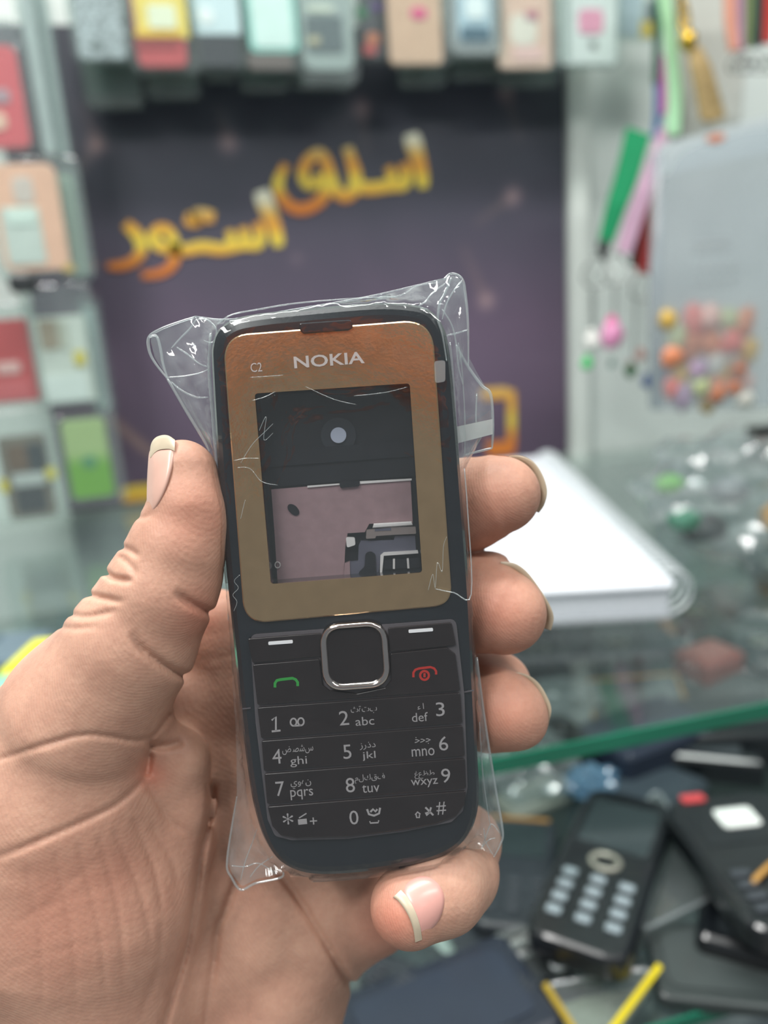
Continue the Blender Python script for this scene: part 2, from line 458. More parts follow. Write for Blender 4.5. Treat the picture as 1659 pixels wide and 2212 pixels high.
# flesh tint: pinker pads and finger ends, a red patch in the thumb web
def spot(x, y, r): return np.exp(-((HPX - x) ** 2 + (HPY - y) ** 2) / r ** 2)
pink = .35 * spot(1060, 1105, 90) + .4 * spot(1070, 1330, 95) + .4 * spot(1080, 1550, 85) + .55 * spot(850, 1990, 70) + .3 * spot(420, 1110, 80) \
     + .6 * spot(328, 1672, 34) + .2 * spot(230, 1900, 160) + .4 * spot(430, 1330, 60) + .2 * spot(90, 2000, 140)
at_ = me.attributes.new('pink', 'FLOAT', 'POINT'); at_.data.foreach_set('value', np.clip(pink, 0, 1).astype(np.float32))
hand = bpy.data.objects.new('hand', me); COL.objects.link(hand); hand.location = base
tag(hand, 'left hand with curled fingers and long nails gripping the wrapped phone', 'hand')

def skin_material():
    m = bpy.data.materials.new('skin'); m.use_nodes = True; nt = m.node_tree; b = nt.nodes['Principled BSDF']
    L = nt.links.new
    tc = nt.nodes.new('ShaderNodeTexCoord')
    n = nt.nodes.new('ShaderNodeTexNoise'); n.inputs['Scale'].default_value = 70; n.inputs['Detail'].default_value = 5
    L(tc.outputs['Object'], n.inputs['Vector'])
    rp = nt.nodes.new('ShaderNodeValToRGB')
    rp.color_ramp.elements[0].position = .32; rp.color_ramp.elements[0].color = lin((187, 143, 123))
    rp.color_ramp.elements[1].position = .68; rp.color_ramp.elements[1].color = lin((205, 162, 140))
    L(n.outputs['Fac'], rp.inputs['Fac'])
    n3 = nt.nodes.new('ShaderNodeTexNoise'); n3.inputs['Scale'].default_value = 420; n3.inputs['Detail'].default_value = 6; n3.inputs['Roughness'].default_value = .7
    L(tc.outputs['Object'], n3.inputs['Vector'])
    ov = nt.nodes.new('ShaderNodeMixRGB'); ov.blend_type = 'OVERLAY'; ov.inputs['Fac'].default_value = .28
    L(rp.outputs['Color'], ov.inputs['Color1']); L(n3.outputs['Color'], ov.inputs['Color2'])
    bw = nt.nodes.new('ShaderNodeRGBToBW'); L(n3.outputs['Color'], bw.inputs['Color']); L(bw.outputs['Val'], ov.inputs['Color2'])
    atn = nt.nodes.new('ShaderNodeAttribute'); atn.attribute_name = 'pink'
    mx = nt.nodes.new('ShaderNodeMixRGB'); mx.inputs['Color2'].default_value = lin((206, 122, 100))
    L(atn.outputs['Fac'], mx.inputs['Fac']); L(ov.outputs['Color'], mx.inputs['Color1'])
    L(mx.outputs['Color'], b.inputs['Base Color'])
    b.inputs['Roughness'].default_value = .52; b.inputs['Specular IOR Level'].default_value = .35
    b.inputs['Subsurface Weight'].default_value = .22
    b.inputs['Subsurface Radius'].default_value = (1.0, .35, .2); b.inputs['Subsurface Scale'].default_value = .0035
    # fine skin relief: ridge lines and pores
    mp = nt.nodes.new('ShaderNodeMapping'); mp.inputs['Rotation'].default_value = (.3, .5, 1.0)
    L(tc.outputs['Object'], mp.inputs['Vector'])
    wv = nt.nodes.new('ShaderNodeTexWave'); wv.wave_type = 'BANDS'; wv.inputs['Scale'].default_value = 620; wv.inputs['Distortion'].default_value = 14
    wv.inputs['Detail'].default_value = 2; wv.inputs['Detail Scale'].default_value = .08
    L(mp.outputs['Vector'], wv.inputs['Vector'])
    n2 = nt.nodes.new('ShaderNodeTexNoise'); n2.inputs['Scale'].default_value = 900; n2.inputs['Detail'].default_value = 3
    L(tc.outputs['Object'], n2.inputs['Vector'])
    ad = nt.nodes.new('ShaderNodeMath'); ad.operation = 'MULTIPLY_ADD'; ad.inputs[1].default_value = .13
    L(wv.outputs['Fac'], ad.inputs[0]); L(n2.outputs['Fac'], ad.inputs[2])
    bp = nt.nodes.new('ShaderNodeBump'); bp.inputs['Strength'].default_value = .22; bp.inputs['Distance'].default_value = .0005
    L(ad.outputs[0], bp.inputs['Height']); L(bp.outputs['Normal'], b.inputs['Normal'])
    return m
me.materials.append(skin_material())

nail_pink = mat('nail_pink', (214, 160, 150), .28, 0, .5, var=.05, scale=200)
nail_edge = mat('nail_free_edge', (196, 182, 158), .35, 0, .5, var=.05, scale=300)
def nail_cap(outline, dfun, m, lift=.35, name='fingernail'):
    """domed nail plate: rings of an outline on the picture, set on the finger by dfun(px,py) -> depth mm"""
    O = [Vector((p.x, p.y)) for p in catmull([Vector((x, y, 0)) for x, y in outline], 6)]
    c = sum(O, Vector((0, 0))) / len(O); V = []; Fc = []; NR = 7; n = len(O)
    for r in range(NR + 2):
        t = min(r, NR) / NR
        for p in O:
            q = c + (p - c) * max(t, .001)
            d = dfun(q.x, q.y) - lift * (1 - .75 * t ** 5)
            if r == NR + 1: d += .9
            V.append(at(q.x, q.y, d / 1000) - base)
    for r in range(NR + 1):
        for i in range(n):
            j = (i + 1) % n; Fc.append((r * n + i, r * n + j, (r + 1) * n + j, (r + 1) * n + i))
    return mesh_obj(name, V, Fc, m, hand, True)
def fit_depth(poly_pts):
    S = []
    for x, y in poly_pts:
        d = hdepth(x, y)
        if d is not None: S.append((x, y, d))
    S = np.array(S); mx, my = S[:, 0].mean(), S[:, 1].mean()
    X, Y = (S[:, 0] - mx) / 50, (S[:, 1] - my) / 50
    A = np.stack([np.ones_like(X), X, Y, X * X, X * Y, Y * Y], 1)
    co, *_ = np.linalg.lstsq(A, S[:, 2], rcond=None)
    def fn(x, y):
        x = (x - mx) / 50; y = (y - my) / 50
        return float(co @ np.array([1, x, y, x * x, x * y, y * y]))
    return fn
# little finger nail faces the camera
gp = [(x, y) for x in range(855, 965, 9) for y in range(1895, 2030, 9)]
fd = fit_depth(gp)
nail_cap([(870, 1922), (895, 1897), (925, 1894), (950, 1912), (960, 1945), (950, 1985), (925, 2015), (908, 2032), (902, 2010), (885, 1965)], fd, nail_pink, .40)
def nail_strip(A, B, dfun, m, lift):
    """free edge of a nail between two lines on the picture"""
    a = catmull([Vector((x, y, 0)) for x, y in A], 8, False); b = catmull([Vector((x, y, 0)) for x, y in B], 8, False); n = min(len(a), len(b)); V = []; Fc = []
    for i in range(n):
        for k in range(5):
            q = a[i].lerp(b[i], k / 4); d = dfun(q.x, q.y) - lift * (.75 if k in (0, 4) else 1)
            V.append(at(q.x, q.y, d / 1000) - base)
        V.append(at(a[i].x, a[i].y, (dfun(a[i].x, a[i].y) + .9) / 1000) - base)
    for i in range(n - 1):
        for k in range(4): Fc.append((6 * i + k, 6 * i + k + 1, 6 * i + 7 + k, 6 * i + 6 + k))
        Fc.append((6 * i + 5, 6 * i, 6 * i + 6, 6 * i + 11))
    o = mesh_obj('nail_tip', V, Fc, m, hand, True); o['label'] = 'pale free edge of a fingernail'
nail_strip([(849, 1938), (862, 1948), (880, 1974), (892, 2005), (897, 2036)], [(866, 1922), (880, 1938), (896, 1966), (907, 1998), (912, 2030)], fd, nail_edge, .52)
# thumb nail, seen from its side
fth = fit_depth([(x, y) for x in range(334, 392, 5) for y in range(958, 1112, 8)])
def fd_th(x, y): return min(fth(max(x, 331), y) + max(0, 331 - x) * .16, 151.5)
nail_cap([(376, 966), (374, 1000), (362, 1045), (347, 1080), (326, 1112), (318, 1108), (317, 1060), (319, 1010), (323, 975), (335, 968), (355, 966)], fd_th, mat('nail_thumb', (212, 172, 156), .28, 0, .5, var=.05, scale=200), .75)
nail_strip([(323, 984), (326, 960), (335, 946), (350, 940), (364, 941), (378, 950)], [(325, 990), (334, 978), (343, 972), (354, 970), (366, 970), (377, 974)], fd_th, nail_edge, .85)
# nails of the three long fingers show as thin rims behind the tips
def nail_rim(outer, center, depth, m, inx=.30):
    O = [Vector((p.x, p.y)) for p in catmull([Vector((x, y, 0)) for x, y in outer], 6, False)]
    c = Vector(center); V = []; Fc = []; n = len(O)
    for i, p in enumerate(O):
        s = i / (n - 1); e = math.sin(math.pi * s)
        prof = [(p, 0), (p + (c - p) * inx * .5, 2.0 ), (p + (c - p) * inx, 5.5), (p + (c - p) * inx, 6.3), (p + (c - p) * inx * .45, 2.8), (p, .6)]
        for q, dd in prof: V.append(at(q.x, q.y, (depth + dd + 1.5 * (1 - e)) / 1000) - base)
    for i in range(n - 1):
        for k in range(6): Fc.append((6 * i + k, 6 * i + (k + 1) % 6, 6 * i + 6 + (k + 1) % 6, 6 * i + 6 + k))
    return mesh_obj('fingernail', V, Fc, m, hand, True)
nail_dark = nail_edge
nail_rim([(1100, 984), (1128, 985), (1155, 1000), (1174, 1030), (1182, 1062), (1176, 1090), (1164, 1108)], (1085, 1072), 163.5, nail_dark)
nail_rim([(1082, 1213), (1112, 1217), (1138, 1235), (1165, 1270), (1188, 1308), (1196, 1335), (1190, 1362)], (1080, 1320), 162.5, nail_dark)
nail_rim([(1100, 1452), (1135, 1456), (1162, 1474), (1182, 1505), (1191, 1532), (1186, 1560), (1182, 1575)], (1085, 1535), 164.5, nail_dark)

# ================================================================== the phone in the hand
_t = math.radians(4.3); _p = math.radians(4.5)
_px = Vector((math.cos(_t), math.sin(_t), 0))
_py = Vector((-math.sin(_t), math.cos(_t), 0)) * math.cos(_p) + Vector((0, 0, 1)) * math.sin(_p)
_pz = _px.cross(_py)
PH_C = Vector(((748 - CX) / F * .148, -(1268 - CY) / F * .148, -.148))     # camera space
PH_M = (Matrix.Translation(CAM) @ M3.to_4x4()) @ (Matrix.Translation(PH_C) @ Matrix((_px, _py, _pz)).transposed().to_4x4())
def L(px, py, z=0.0):
    """photo pixel -> phone-local (x, y) in metres on the plane z (metres, + towards the viewer)"""
    v = Vector(((px - CX) / F, -(py - CY) / F, -1.0))
    t = (PH_C.dot(_pz) + z) / v.dot(_pz)
    q = v * t - PH_C
    return (q.dot(_px), q.dot(_py))
MM = .001
phone = empty('mobile_phone', None, mw=PH_M)
tag(phone, 'old dark keypad phone housing with a gold screen frame, held in the hand', 'phone')

m_frame = mat('phone_frame', (32, 35, 40), .22, 0, .5, var=.12, scale=90, coat=.5)
m_shell = mat('phone_shell', (34, 27, 33), .3, 0, .5, var=.12, scale=60, coat=.4)
m_dark = mat('phone_inside', (22, 24, 30), .45, 0, .4, var=.15, scale=160)
m_key = mat('phone_keys', (34, 27, 28), .24, 0, .5, var=.15, scale=120, coat=.3)
m_mat = mat('keypad_base', (84, 80, 84), .4, 0, .5)  # pale grey imitates the highlights along the key edges
m_gold = mat('gold_frame', (178, 151, 118), .15, .75, .5, var=.06, scale=300, bump=.03, bscale=1500)
m_chrome = mat('chrome', (205, 196, 192), .12, 1.0, .5, var=.05, scale=300)
m_legend = mat('grey_print', (150, 146, 148), .5)
m_logo = mat('silver_print', (196, 188, 186), .35, .2)
m_white = mat('white_print', (225, 225, 228), .4)
m_green = mat('green_print', (48, 140, 62), .45)
m_red = mat('red_print', (170, 44, 38), .45)
m_plate = mat('pink_tinted_metal', (176, 146, 148), .32, .15, .5, var=.08, scale=400, bump=.04, bscale=900)
m_steel = mat('bright_steel', (246, 243, 238), .3, .1, .5)
m_bracket = mat('grey_bracket', (104, 104, 118), .35, .15, .5, var=.08, scale=300)
m_lens = mat('pale_lens', (190, 198, 214), .3)

def pl(points, z=0.0): return [L(x, y, z) for x, y in points]
# outline of the body, read clockwise from the top left
OUT_PX = [(640, 672), (800, 658), (880, 660), (925, 672), (955, 705), (970, 760), (984, 900), (998, 1080), (1012, 1262), (1020, 1420), (1029, 1600), (1033, 1690), (1029, 1745), (1012, 1790), (980, 1822),
          (920, 1848), (820, 1866), (720, 1875), (655, 1870), (606, 1846), (575, 1803), (555, 1745), (542, 1680), (525, 1550), (508, 1380), (490, 1200), (474, 1000), (462, 800), (462, 752), (475, 716), (510, 692), (560, 681)]
OUT = [tuple(v) for v in catmull([Vector(p) for p in pl(OUT_PX, -.005)], 6)]
WIN = round_poly(pl([(550, 850), (885, 828), (912, 1237), (585, 1262)]), .0006, 5)
def poly_hit(poly, c, ang):
    """distance from c along ang to a closed polygon"""
    dx, dy = math.cos(ang), math.sin(ang); best = 1e9
    for i in range(len(poly)):
        x0, y0 = poly[i - 1][0] - c[0], poly[i - 1][1] - c[1]; x1, y1 = poly[i][0] - c[0], poly[i][1] - c[1]
        ex, ey = x1 - x0, y1 - y0; den = dx * ey - dy * ex
        if abs(den) < 1e-15: continue
        t = (x0 * ey - y0 * ex) / den; u = (x0 * dy - y0 * dx) / den
        if t > 0 and -1e-6 <= u <= 1 + 1e-6: best = min(best, t)
    return best
def plate_with_hole(outer, hole, levels_out, hole_z, name, m, parent, smooth=True):
    """levels_out: [(z, inset)] from the lower rim up to the top rim; then a flat top to the hole, whose wall drops to hole_z"""
    c = (sum(p[0] for p in hole) / len(hole), sum(p[1] for p in hole) / len(hole))
    angs = sorted(set([round(math.atan2(p[1] - c[1], p[0] - c[0]), 5) for p in hole] + [round(math.atan2(p[1] - c[1], p[0] - c[0]), 5) for p in outer]))
    n = len(angs); V = []; Fc = []
    for z, ins in levels_out:
        pol = inset(outer, ins) if ins else outer
        for a in angs:
            d = poly_hit(pol, c, a); V.append((c[0] + math.cos(a) * d, c[1] + math.sin(a) * d, z))
    zt = levels_out[-1][0]
    for z in (zt, hole_z):
        for a in angs:
            d = poly_hit(hole, c, a); V.append((c[0] + math.cos(a) * d, c[1] + math.sin(a) * d, z))
    for k in range(len(levels_out) + 1):
        for i in range(n):
            j = (i + 1) % n; Fc.append((k * n + i, k * n + j, (k + 1) * n + j, (k + 1) * n + i))
    o = mesh_obj(name, V, Fc, m, parent, False)
    return o
# back cover (a shallow shell) and the front frame with the screen opening
n = len(OUT); V = []; Fc = []
lev = [(-.0146, .0055), (-.0142, .0034), (-.0128, .0012), (-.0105, .0002), (-.0074, .0)]
for z, ins in lev: V += [(p[0], p[1], z) for p in (inset(OUT, ins) if ins else OUT)]
for k in range(len(lev) - 1):
    for i in range(n): j = (i + 1) % n; Fc.append((k * n + i, k * n + j, (k + 1) * n + j, (k + 1) * n + i))
Fc.append(tuple(range(n - 1, -1, -1))); Fc.append(tuple(range((len(lev) - 1) * n, len(lev) * n)))
bc = mesh_obj('back_cover', V, Fc, m_shell, phone, True)
fr = plate_with_hole(OUT, WIN, [(-.0072, .0002), (-.0050, .0), (-.0026, .0002), (-.0014, .0008), (-.0008, .0017), (-.0006, .0028)], -.0072, 'front_frame', m_frame, phone)
tag(fr, 'dark teal rim around the gold frame', None)
# gold frame around the screen
BEZ = round_poly(pl([(480, 724), (934, 688), (978, 1308), (527, 1349)]), [.0046, .0052, .0036, .0042], 9)
plate_with_hole(BEZ, WIN, [(-.0006, .0), (-.0002, .00005), (.0, .0003)], -.0006, 'screen_bezel', m_gold, phone)['label'] = 'gold metallic screen frame'
# screen pane
sp = prism(inset(WIN, .00005), -.0009, -.0004)
mesh_obj('screen_pane', sp[0], sp[1], film_mat('screen_pane', (.93, .93, .94), .008, .05, .04), phone)['label'] = 'clear plastic screen pane'

def part(name, poly_px, z0, z1, m, parent=None, r=0.0, bev=0.0, label=None):
    P = pl(poly_px, z1)
    if r: P = round_poly(P, r, 4)
    v, f = prism(P, z0, z1, bev)
    o = mesh_obj(name, v, f, m, parent or phone)
    if label: o['label'] = label
    return o
def box_px(cx, cy, w, h, rot=4.3):
    c, s = math.cos(math.radians(rot)), math.sin(math.radians(rot))
    return [(cx + x * c + y * s, cy - x * s + y * c) for x, y in ((-w / 2, -h / 2), (w / 2, -h / 2), (w / 2, h / 2), (-w / 2, h / 2))]
part('earpiece', [(646, 698), (758, 690), (763, 707), (752, 713), (655, 720), (648, 714)], -.0003, .0005, m_frame, r=.0004, bev=.0002, label='dark earpiece slot')
# ---- what shows through the empty screen opening
inner = part('inner_shell', [(530, 820), (900, 800), (930, 1260), (570, 1285)], -.0071, -.0066, m_dark, label='black inside of the housing')
part('ledge', [(560, 975), (893, 952), (895, 985), (562, 1010)], -.0066, -.0056, m_dark, inner)
part('ledge', [(580, 1000), (893, 976), (897, 1028), (584, 1052)], -.0066, -.0060, m_dark, inner)
part('lens_ring', [(731 + 38 * math.cos(a * math.pi / 12), 940 + 38 * math.sin(a * math.pi / 12)) for a in range(24)], -.0066, -.0058, mat('lens_ring', (40, 44, 50), .35), inner)
part('camera_lens', [(731 + 17 * math.cos(a * math.pi / 12), 940 + 17 * math.sin(a * math.pi / 12)) for a in range(24)], -.0060, -.0054, m_lens, inner, label='pale round camera opening')
z3 = lambda x, y: (530 + x / 4.1475, 1000 + y / 4.1475)
plate = part('metal_plate', [z3(*p) for p in [(232, 238), (840, 190), (1480, 152), (1500, 540), (1110, 545), (1070, 620), (915, 630), (895, 760), (880, 1050), (290, 1085), (262, 640)]], -.0066, -.0052, m_plate, label='pinkish metal battery plate')
part('plate_edge', [z3(*p) for p in [(555, 205), (845, 184), (845, 196), (555, 222)]], -.0056, -.0049, m_steel, plate)
part('plate_edge', [z3(*p) for p in [(1025, 165), (1490, 140), (1490, 156), (1025, 188)]], -.0056, -.0049, m_steel, plate)
part('notch', [z3(*p) for p in [(840, 165), (1028, 160), (1020, 210), (850, 225)]], -.0054, -.0047, m_dark, plate, r=.0003)
part('hole', [z3(430 + 62 * math.cos(a) * .8 - 34 * math.sin(a) * .5, 420 + 62 * math.cos(a) * .6 + 60 * math.sin(a) * .6) for a in [k * math.pi / 10 for k in range(20)]], -.0052, -.0050, m_dark, plate)
br = part('sim_bracket', [z3(*p) for p in [(1015, 740), (1035, 700), (1330, 690), (1340, 655), (1520, 650), (1530, 800), (1220, 810), (1190, 1020), (920, 1045), (930, 890), (1010, 880)]], -.0064, -.0050, m_bracket, label='grey card holder bracket')
part('bracket_arm', [z3(*p) for p in [(880, 1050), (890, 900), (935, 885), (940, 1045)]], -.0062, -.0048, m_plate, br)
part('spring_clip', [z3(*p) for p in [(900, 665), (980, 670), (985, 735), (910, 760)]], -.0060, -.0048, m_steel, br, r=.0003)
part('keyhole', [z3(*p) for p in [(1075, 810), (1120, 790), (1165, 815), (1172, 1018), (1010, 1024), (1020, 975), (1068, 930)]], -.0050, -.0047, m_dark, br, r=.0008)
part('steel_lip', [z3(*p) for p in [(1150, 545), (1490, 525), (1500, 560), (1140, 585)]], -.0050, -.0040, m_steel, br, bev=.0002)
part('steel_tab', [z3(*p) for p in [(1085, 600), (1310, 575), (1525, 570), (1530, 635), (1320, 645), (1170, 655), (1165, 675), (1080, 680)]], -.0054, -.0044, mat('warm_steel', (196, 180, 172), .3, .7), br, r=.0002)
part('tab_slot', [z3(*p) for p in [(1160, 590), (1305, 582), (1305, 605), (1160, 612)]], -.0046, -.0043, m_bracket, br)
part('contact_frame', [z3(*p) for p in [(1210, 830), (1240, 803), (1545, 785), (1550, 810), (1240, 832), (1225, 985), (1205, 1000)]], -.0052, -.0042, m_steel, br)
for q in ([(1228, 872), (1318, 866), (1318, 948), (1226, 955)], [(1345, 862), (1440, 858), (1445, 940), (1342, 945)], [(1468, 855), (1552, 850), (1556, 935), (1472, 940)]):
    part('contact_window', [z3(*p) for p in q], -.0050, -.0046, m_dark, br, r=.0002)
for q in ([(1322, 862), (1340, 860), (1340, 950), (1322, 950)], [(1446, 858), (1464, 855), (1470, 945), (1452, 945)]):
    part('contact_bar', [z3(*p) for p in q], -.0050, -.0043, m_steel, br)
v, f = tube([(Vector((*L(*z3(258 + 24 * math.cos(a), 948 + 28 * math.sin(a))), -.0049))) for a in [k * math.pi / 8 for k in range(16)]], .00012, 6, True)
mesh_obj('stamped_ring', v, f, m_steel, plate, True)

# ---- lettering
_fontcache = {}
def text_mesh(s, bold=0.0):
    cu = bpy.data.curves.new('t', 'FONT'); cu.body = s; cu.size = 1.0; cu.offset = bold; cu.resolution_u = 3
    o = bpy.data.objects.new('t', cu); COL.objects.link(o)
    dg = bpy.context.evaluated_depsgraph_get(); dg.update()
    me = bpy.data.meshes.new_from_object(o.evaluated_get(dg))
    V = [v.co.copy() for v in me.vertices]; Fc = [tuple(p.vertices) for p in me.polygons]
    bpy.data.objects.remove(o); bpy.data.curves.remove(cu); bpy.data.meshes.remove(me)
    return V, Fc
def fit_text(s, cx, cy, w, h, z, bold=0.0, shear=0.0):
    V, Fc = text_mesh(s, bold)
    if not V: return [], []
    x0, x1 = min(v.x for v in V), max(v.x for v in V); y0, y1 = min(v.y for v in V), max(v.y for v in V)
    X, Y = L(cx, cy, z); pp = .148 / F
    sx = w * pp / max(1e-6, x1 - x0); sy = h * pp / max(1e-6, y1 - y0)
    return [(X + (v.x - (x0 + x1) / 2) * sx, Y + (v.y - (y0 + y1) / 2) * sy, z) for v in V], Fc
def strokes(lines, w, z):
    P = []
    for ln in lines:
        closed = ln[0] == ln[-1] and len(ln) > 3
        pts = [Vector(L(x, y, z)) for x, y in (ln[:-1] if closed else ln)]
        P.append(ribbon(pts, w * .148 / F, z - .00002, z + .00003, closed))
    return merge(P)
def circ(cx, cy, r, n=16, ry=None): return [(cx + r * math.cos(2 * math.pi * k / n), cy + (ry or r) * math.sin(2 * math.pi * k / n)) for k in range(n)] + [(cx + r, cy)]
# logo as wide block letters
ZB = .00008
def q1(x, y): return (440 + x / 5.53, 640 + y / 5.53)
def q2(x, y): return (740 + x / 4.879, 580 + y / 4.879)
v, f = fit_text('NOKIA', 711, 777.5, 149, 25, ZB, .018)
lg = mesh_obj('logo', v, f, m_logo, phone); lg['label'] = 'silver NOKIA lettering'
v, f = fit_text('C2', 553.5, 793.5, 24, 19, ZB)
mesh_obj('model_mark', v, f, m_logo, phone)['label'] = 'small silver C2 lettering'

# ---- key area
kp = part('keypad_base', [(540, 1372), (985, 1338), (1003, 1500), (1010, 1700), (1000, 1752), (975, 1776), (870, 1797), (750, 1812), (630, 1815), (594, 1806), (578, 1770), (552, 1560)], -.0008, .0000, m_mat, r=.0012, label='keypad base, grey imitating highlights between the key rows')
mesh_rows = [
    ('softkey_panel', [(535, 1380), (694, 1368), (694, 1418), (545, 1432)], None),
    ('softkey_panel', [(838, 1357), (975, 1345), (985, 1394), (842, 1408)], None),
    ('call_key_row', [(546, 1436), (690, 1424), (697, 1480), (712, 1492), (770, 1499), (832, 1486), (845, 1470), (843, 1412), (965, 1399), (983, 1412), (994, 1492), (556, 1523)], None),
    ('key_row', [(556, 1529), (994, 1497), (999, 1562), (564, 1595)], None),
    ('key_row', [(565, 1601), (999, 1568), (1004, 1633), (570, 1666)], None),
    ('key_row', [(571, 1672), (1004, 1639), (1007, 1703), (577, 1737)], None),
    ('key_row', [(578, 1743), (1007, 1709), (1004, 1738), (985, 1764), (940, 1780), (870, 1793), (750, 1808), (640, 1811), (606, 1805), (588, 1785)], None)]
rows = []
for nm, P, _ in mesh_rows:
    rows.append(part(nm, P, -.0002, .00055, m_key, r=.0003, bev=.00012))
rows[0]['label'] = 'glossy black left soft key'; rows[1]['label'] = 'glossy black right soft key'
rows[2]['label'] = 'brown black row with the call and hang-up marks'
ZK = .00058
P = box_px(606, 1388, 53, 7); part('dash', P, .0005, .0007, m_white, rows[0], r=.0002)
P = box_px(909, 1362, 53, 7); part('dash', P, .0005, .0007, m_white, rows[1], r=.0002)
v, f = strokes([[(594, 1485), (594, 1476), (598, 1470), (606, 1468), (632, 1465), (639, 1468), (643, 1474), (643, 1482)]], 6, ZK)
mesh_obj('call_mark', v, f, m_green, rows[2])['label'] = 'green handset mark'
v, f = strokes([[(893, 1463), (893, 1453), (897, 1447), (905, 1444), (930, 1441), (938, 1444), (942, 1450), (942, 1457)], circ(917, 1459, 9.5), [(917, 1463), (917, 1454)]], 5, ZK)
mesh_obj('hang_up_mark', v, f, m_red, rows[2])['label'] = 'red handset mark'
LEG = {3: [('2', 743, 1551, 21, 32), ('\ufe99\ufe93\ufe95\ufe8f', 786, 1533, 57, 18), ('abc', 788, 1557.5, 41, 19),
           ('3', 951, 1532, 19, 31), ('def', 907, 1549, 35, 20), ('\ufe80\u2009\ufe8d', 908.5, 1526, 14, 14)],
       4: [('4', 598, 1634, 20, 33), ('\ufebd\u2009\ufebb\ufeb7\ufeb1', 643, 1619, 68, 20), ('ghi', 645, 1645, 37, 24), ('5', 750, 1624, 18, 32), ('\ufeaf\ufead\ufeab\ufea9', 794, 1611, 35, 17),
           ('jkl', 797, 1633, 29, 21), ('6', 958, 1606, 20, 32), ('\ufea7\ufea3\ufe9f', 913, 1599.5, 35, 17), ('mno', 914, 1625, 50, 17)],
       5: [('7', 605, 1704, 19, 33), ('\ufef1\ufeed\ufee9\ufee5', 650, 1694, 45, 19), ('pqrs', 652, 1716, 50, 23), ('8', 756.5, 1696, 20, 33),
           ('\ufee1\ufedd\ufed9\ufed5\ufed1', 799, 1681.5, 66, 20), ('tuv', 801, 1703, 38, 18), ('9', 963, 1675.5, 20, 32), ('\ufecd\ufec9\ufec5\ufec1', 917, 1673, 44, 18), ('wxyz', 917, 1692, 59, 19)],
       6: [('*', 622, 1769, 23, 26), ('+', 677, 1773.5, 16, 16), ('0', 764.5, 1766, 20, 32), ('#', 953, 1746, 21, 29)]}
for ri, items in LEG.items():
    for (s, cx, cy, w, h) in items:
        v, f = fit_text(s, cx, cy, w, h, ZK)
        if v: mesh_obj('key_legend', v, f, m_legend, rows[ri])
# pictograms
v, f = strokes([[(587, 1556), (596, 1548), (596, 1579)], [(587, 1580), (606, 1578)]], 4, ZK); mesh_obj('key_legend', v, f, m_legend, rows[3])
v, f = strokes([circ(634, 1560, 6.5, 14, 8), circ(650, 1559, 6.5, 14, 8), [(634, 1568), (650, 1567)]], 3.5, ZK); mesh_obj('key_legend', v, f, m_legend, rows[3])
a, b = strokes([[(646, 1767), (662, 1757)]], 2.5, ZK), strokes([[(644, 1776), (663, 1774)]], 12, ZK)
v, f = merge([a, b]); mesh_obj('key_legend', v, f, m_legend, rows[6])
v, f = merge([strokes([[(793, 1748), (797, 1759), (808, 1762), (819, 1757), (821, 1745)], [(800, 1754), (806, 1748), (811, 1753), (815, 1748)]], 4.5, ZK), strokes([[(799, 1774), (800, 1778), (817, 1777), (818, 1772)]], 3, ZK)])
mesh_obj('key_legend', v, f, m_legend, rows[6])
v, f = strokes([[(897, 1760), (902, 1754), (908, 1759)], [(899, 1760), (900, 1766), (906, 1766), (906, 1760)]], 3, ZK); mesh_obj('key_legend', v, f, m_legend, rows[6])
v, f = strokes([[(919, 1744), (936, 1761)], [(931, 1744), (928, 1755), (921, 1761), (919, 1757), (927, 1755)]], 4, ZK); mesh_obj('key_legend', v, f, m_legend, rows[6])

# ---- navigation key: chrome ring and black centre
nav = part('navigation_key', box_px(767, 1416, 122, 124), -.0004, .0009, m_key, r=.0026, bev=.0003, label='square black centre key with a chrome ring')
ro = round_poly(pl(box_px(766.5, 1417.5, 150, 147), .001), .0040, 8); ri_ = round_poly(pl(box_px(767, 1415.5, 112, 114), .001), .0024, 8)
def ringz(rs):
    V = []; Fc = []; n = len(rs[0][0])
    for pol, z in rs: V += [(p[0], p[1], z) for p in pol]
    for k in range(len(rs) - 1):
        for i in range(n): j = (i + 1) % n; Fc.append((k * n + i, k * n + j, (k + 1) * n + j, (k + 1) * n + i))
    return V, Fc
def lerp_poly(a, b, t): return [(p[0] * (1 - t) + q[0] * t, p[1] * (1 - t) + q[1] * t) for p, q in zip(a, b)]
v, f = ringz([(ro, -.0004), (ro, .0006), (lerp_poly(ro, ri_, .12), .0012), (lerp_poly(ro, ri_, .38), .0016), (lerp_poly(ro, ri_, .62), .0015), (lerp_poly(ro, ri_, .85), .0010), (ri_, .0004), (ri_, -.0004)])
mesh_obj('chrome_ring', v, f, m_chrome, nav, True)['label'] = 'shiny chrome ring'
# groove lines of the side frame
for a, b in (((523, 1533), (541, 1531)), ((1001, 1497), (1024, 1493))):
    pa, pb = L(*a), L(*b)
    v, f = ribbon([pa, pb], .0002, -.0006, -.00035); mesh_obj('seam', v, f, m_mat, phone)

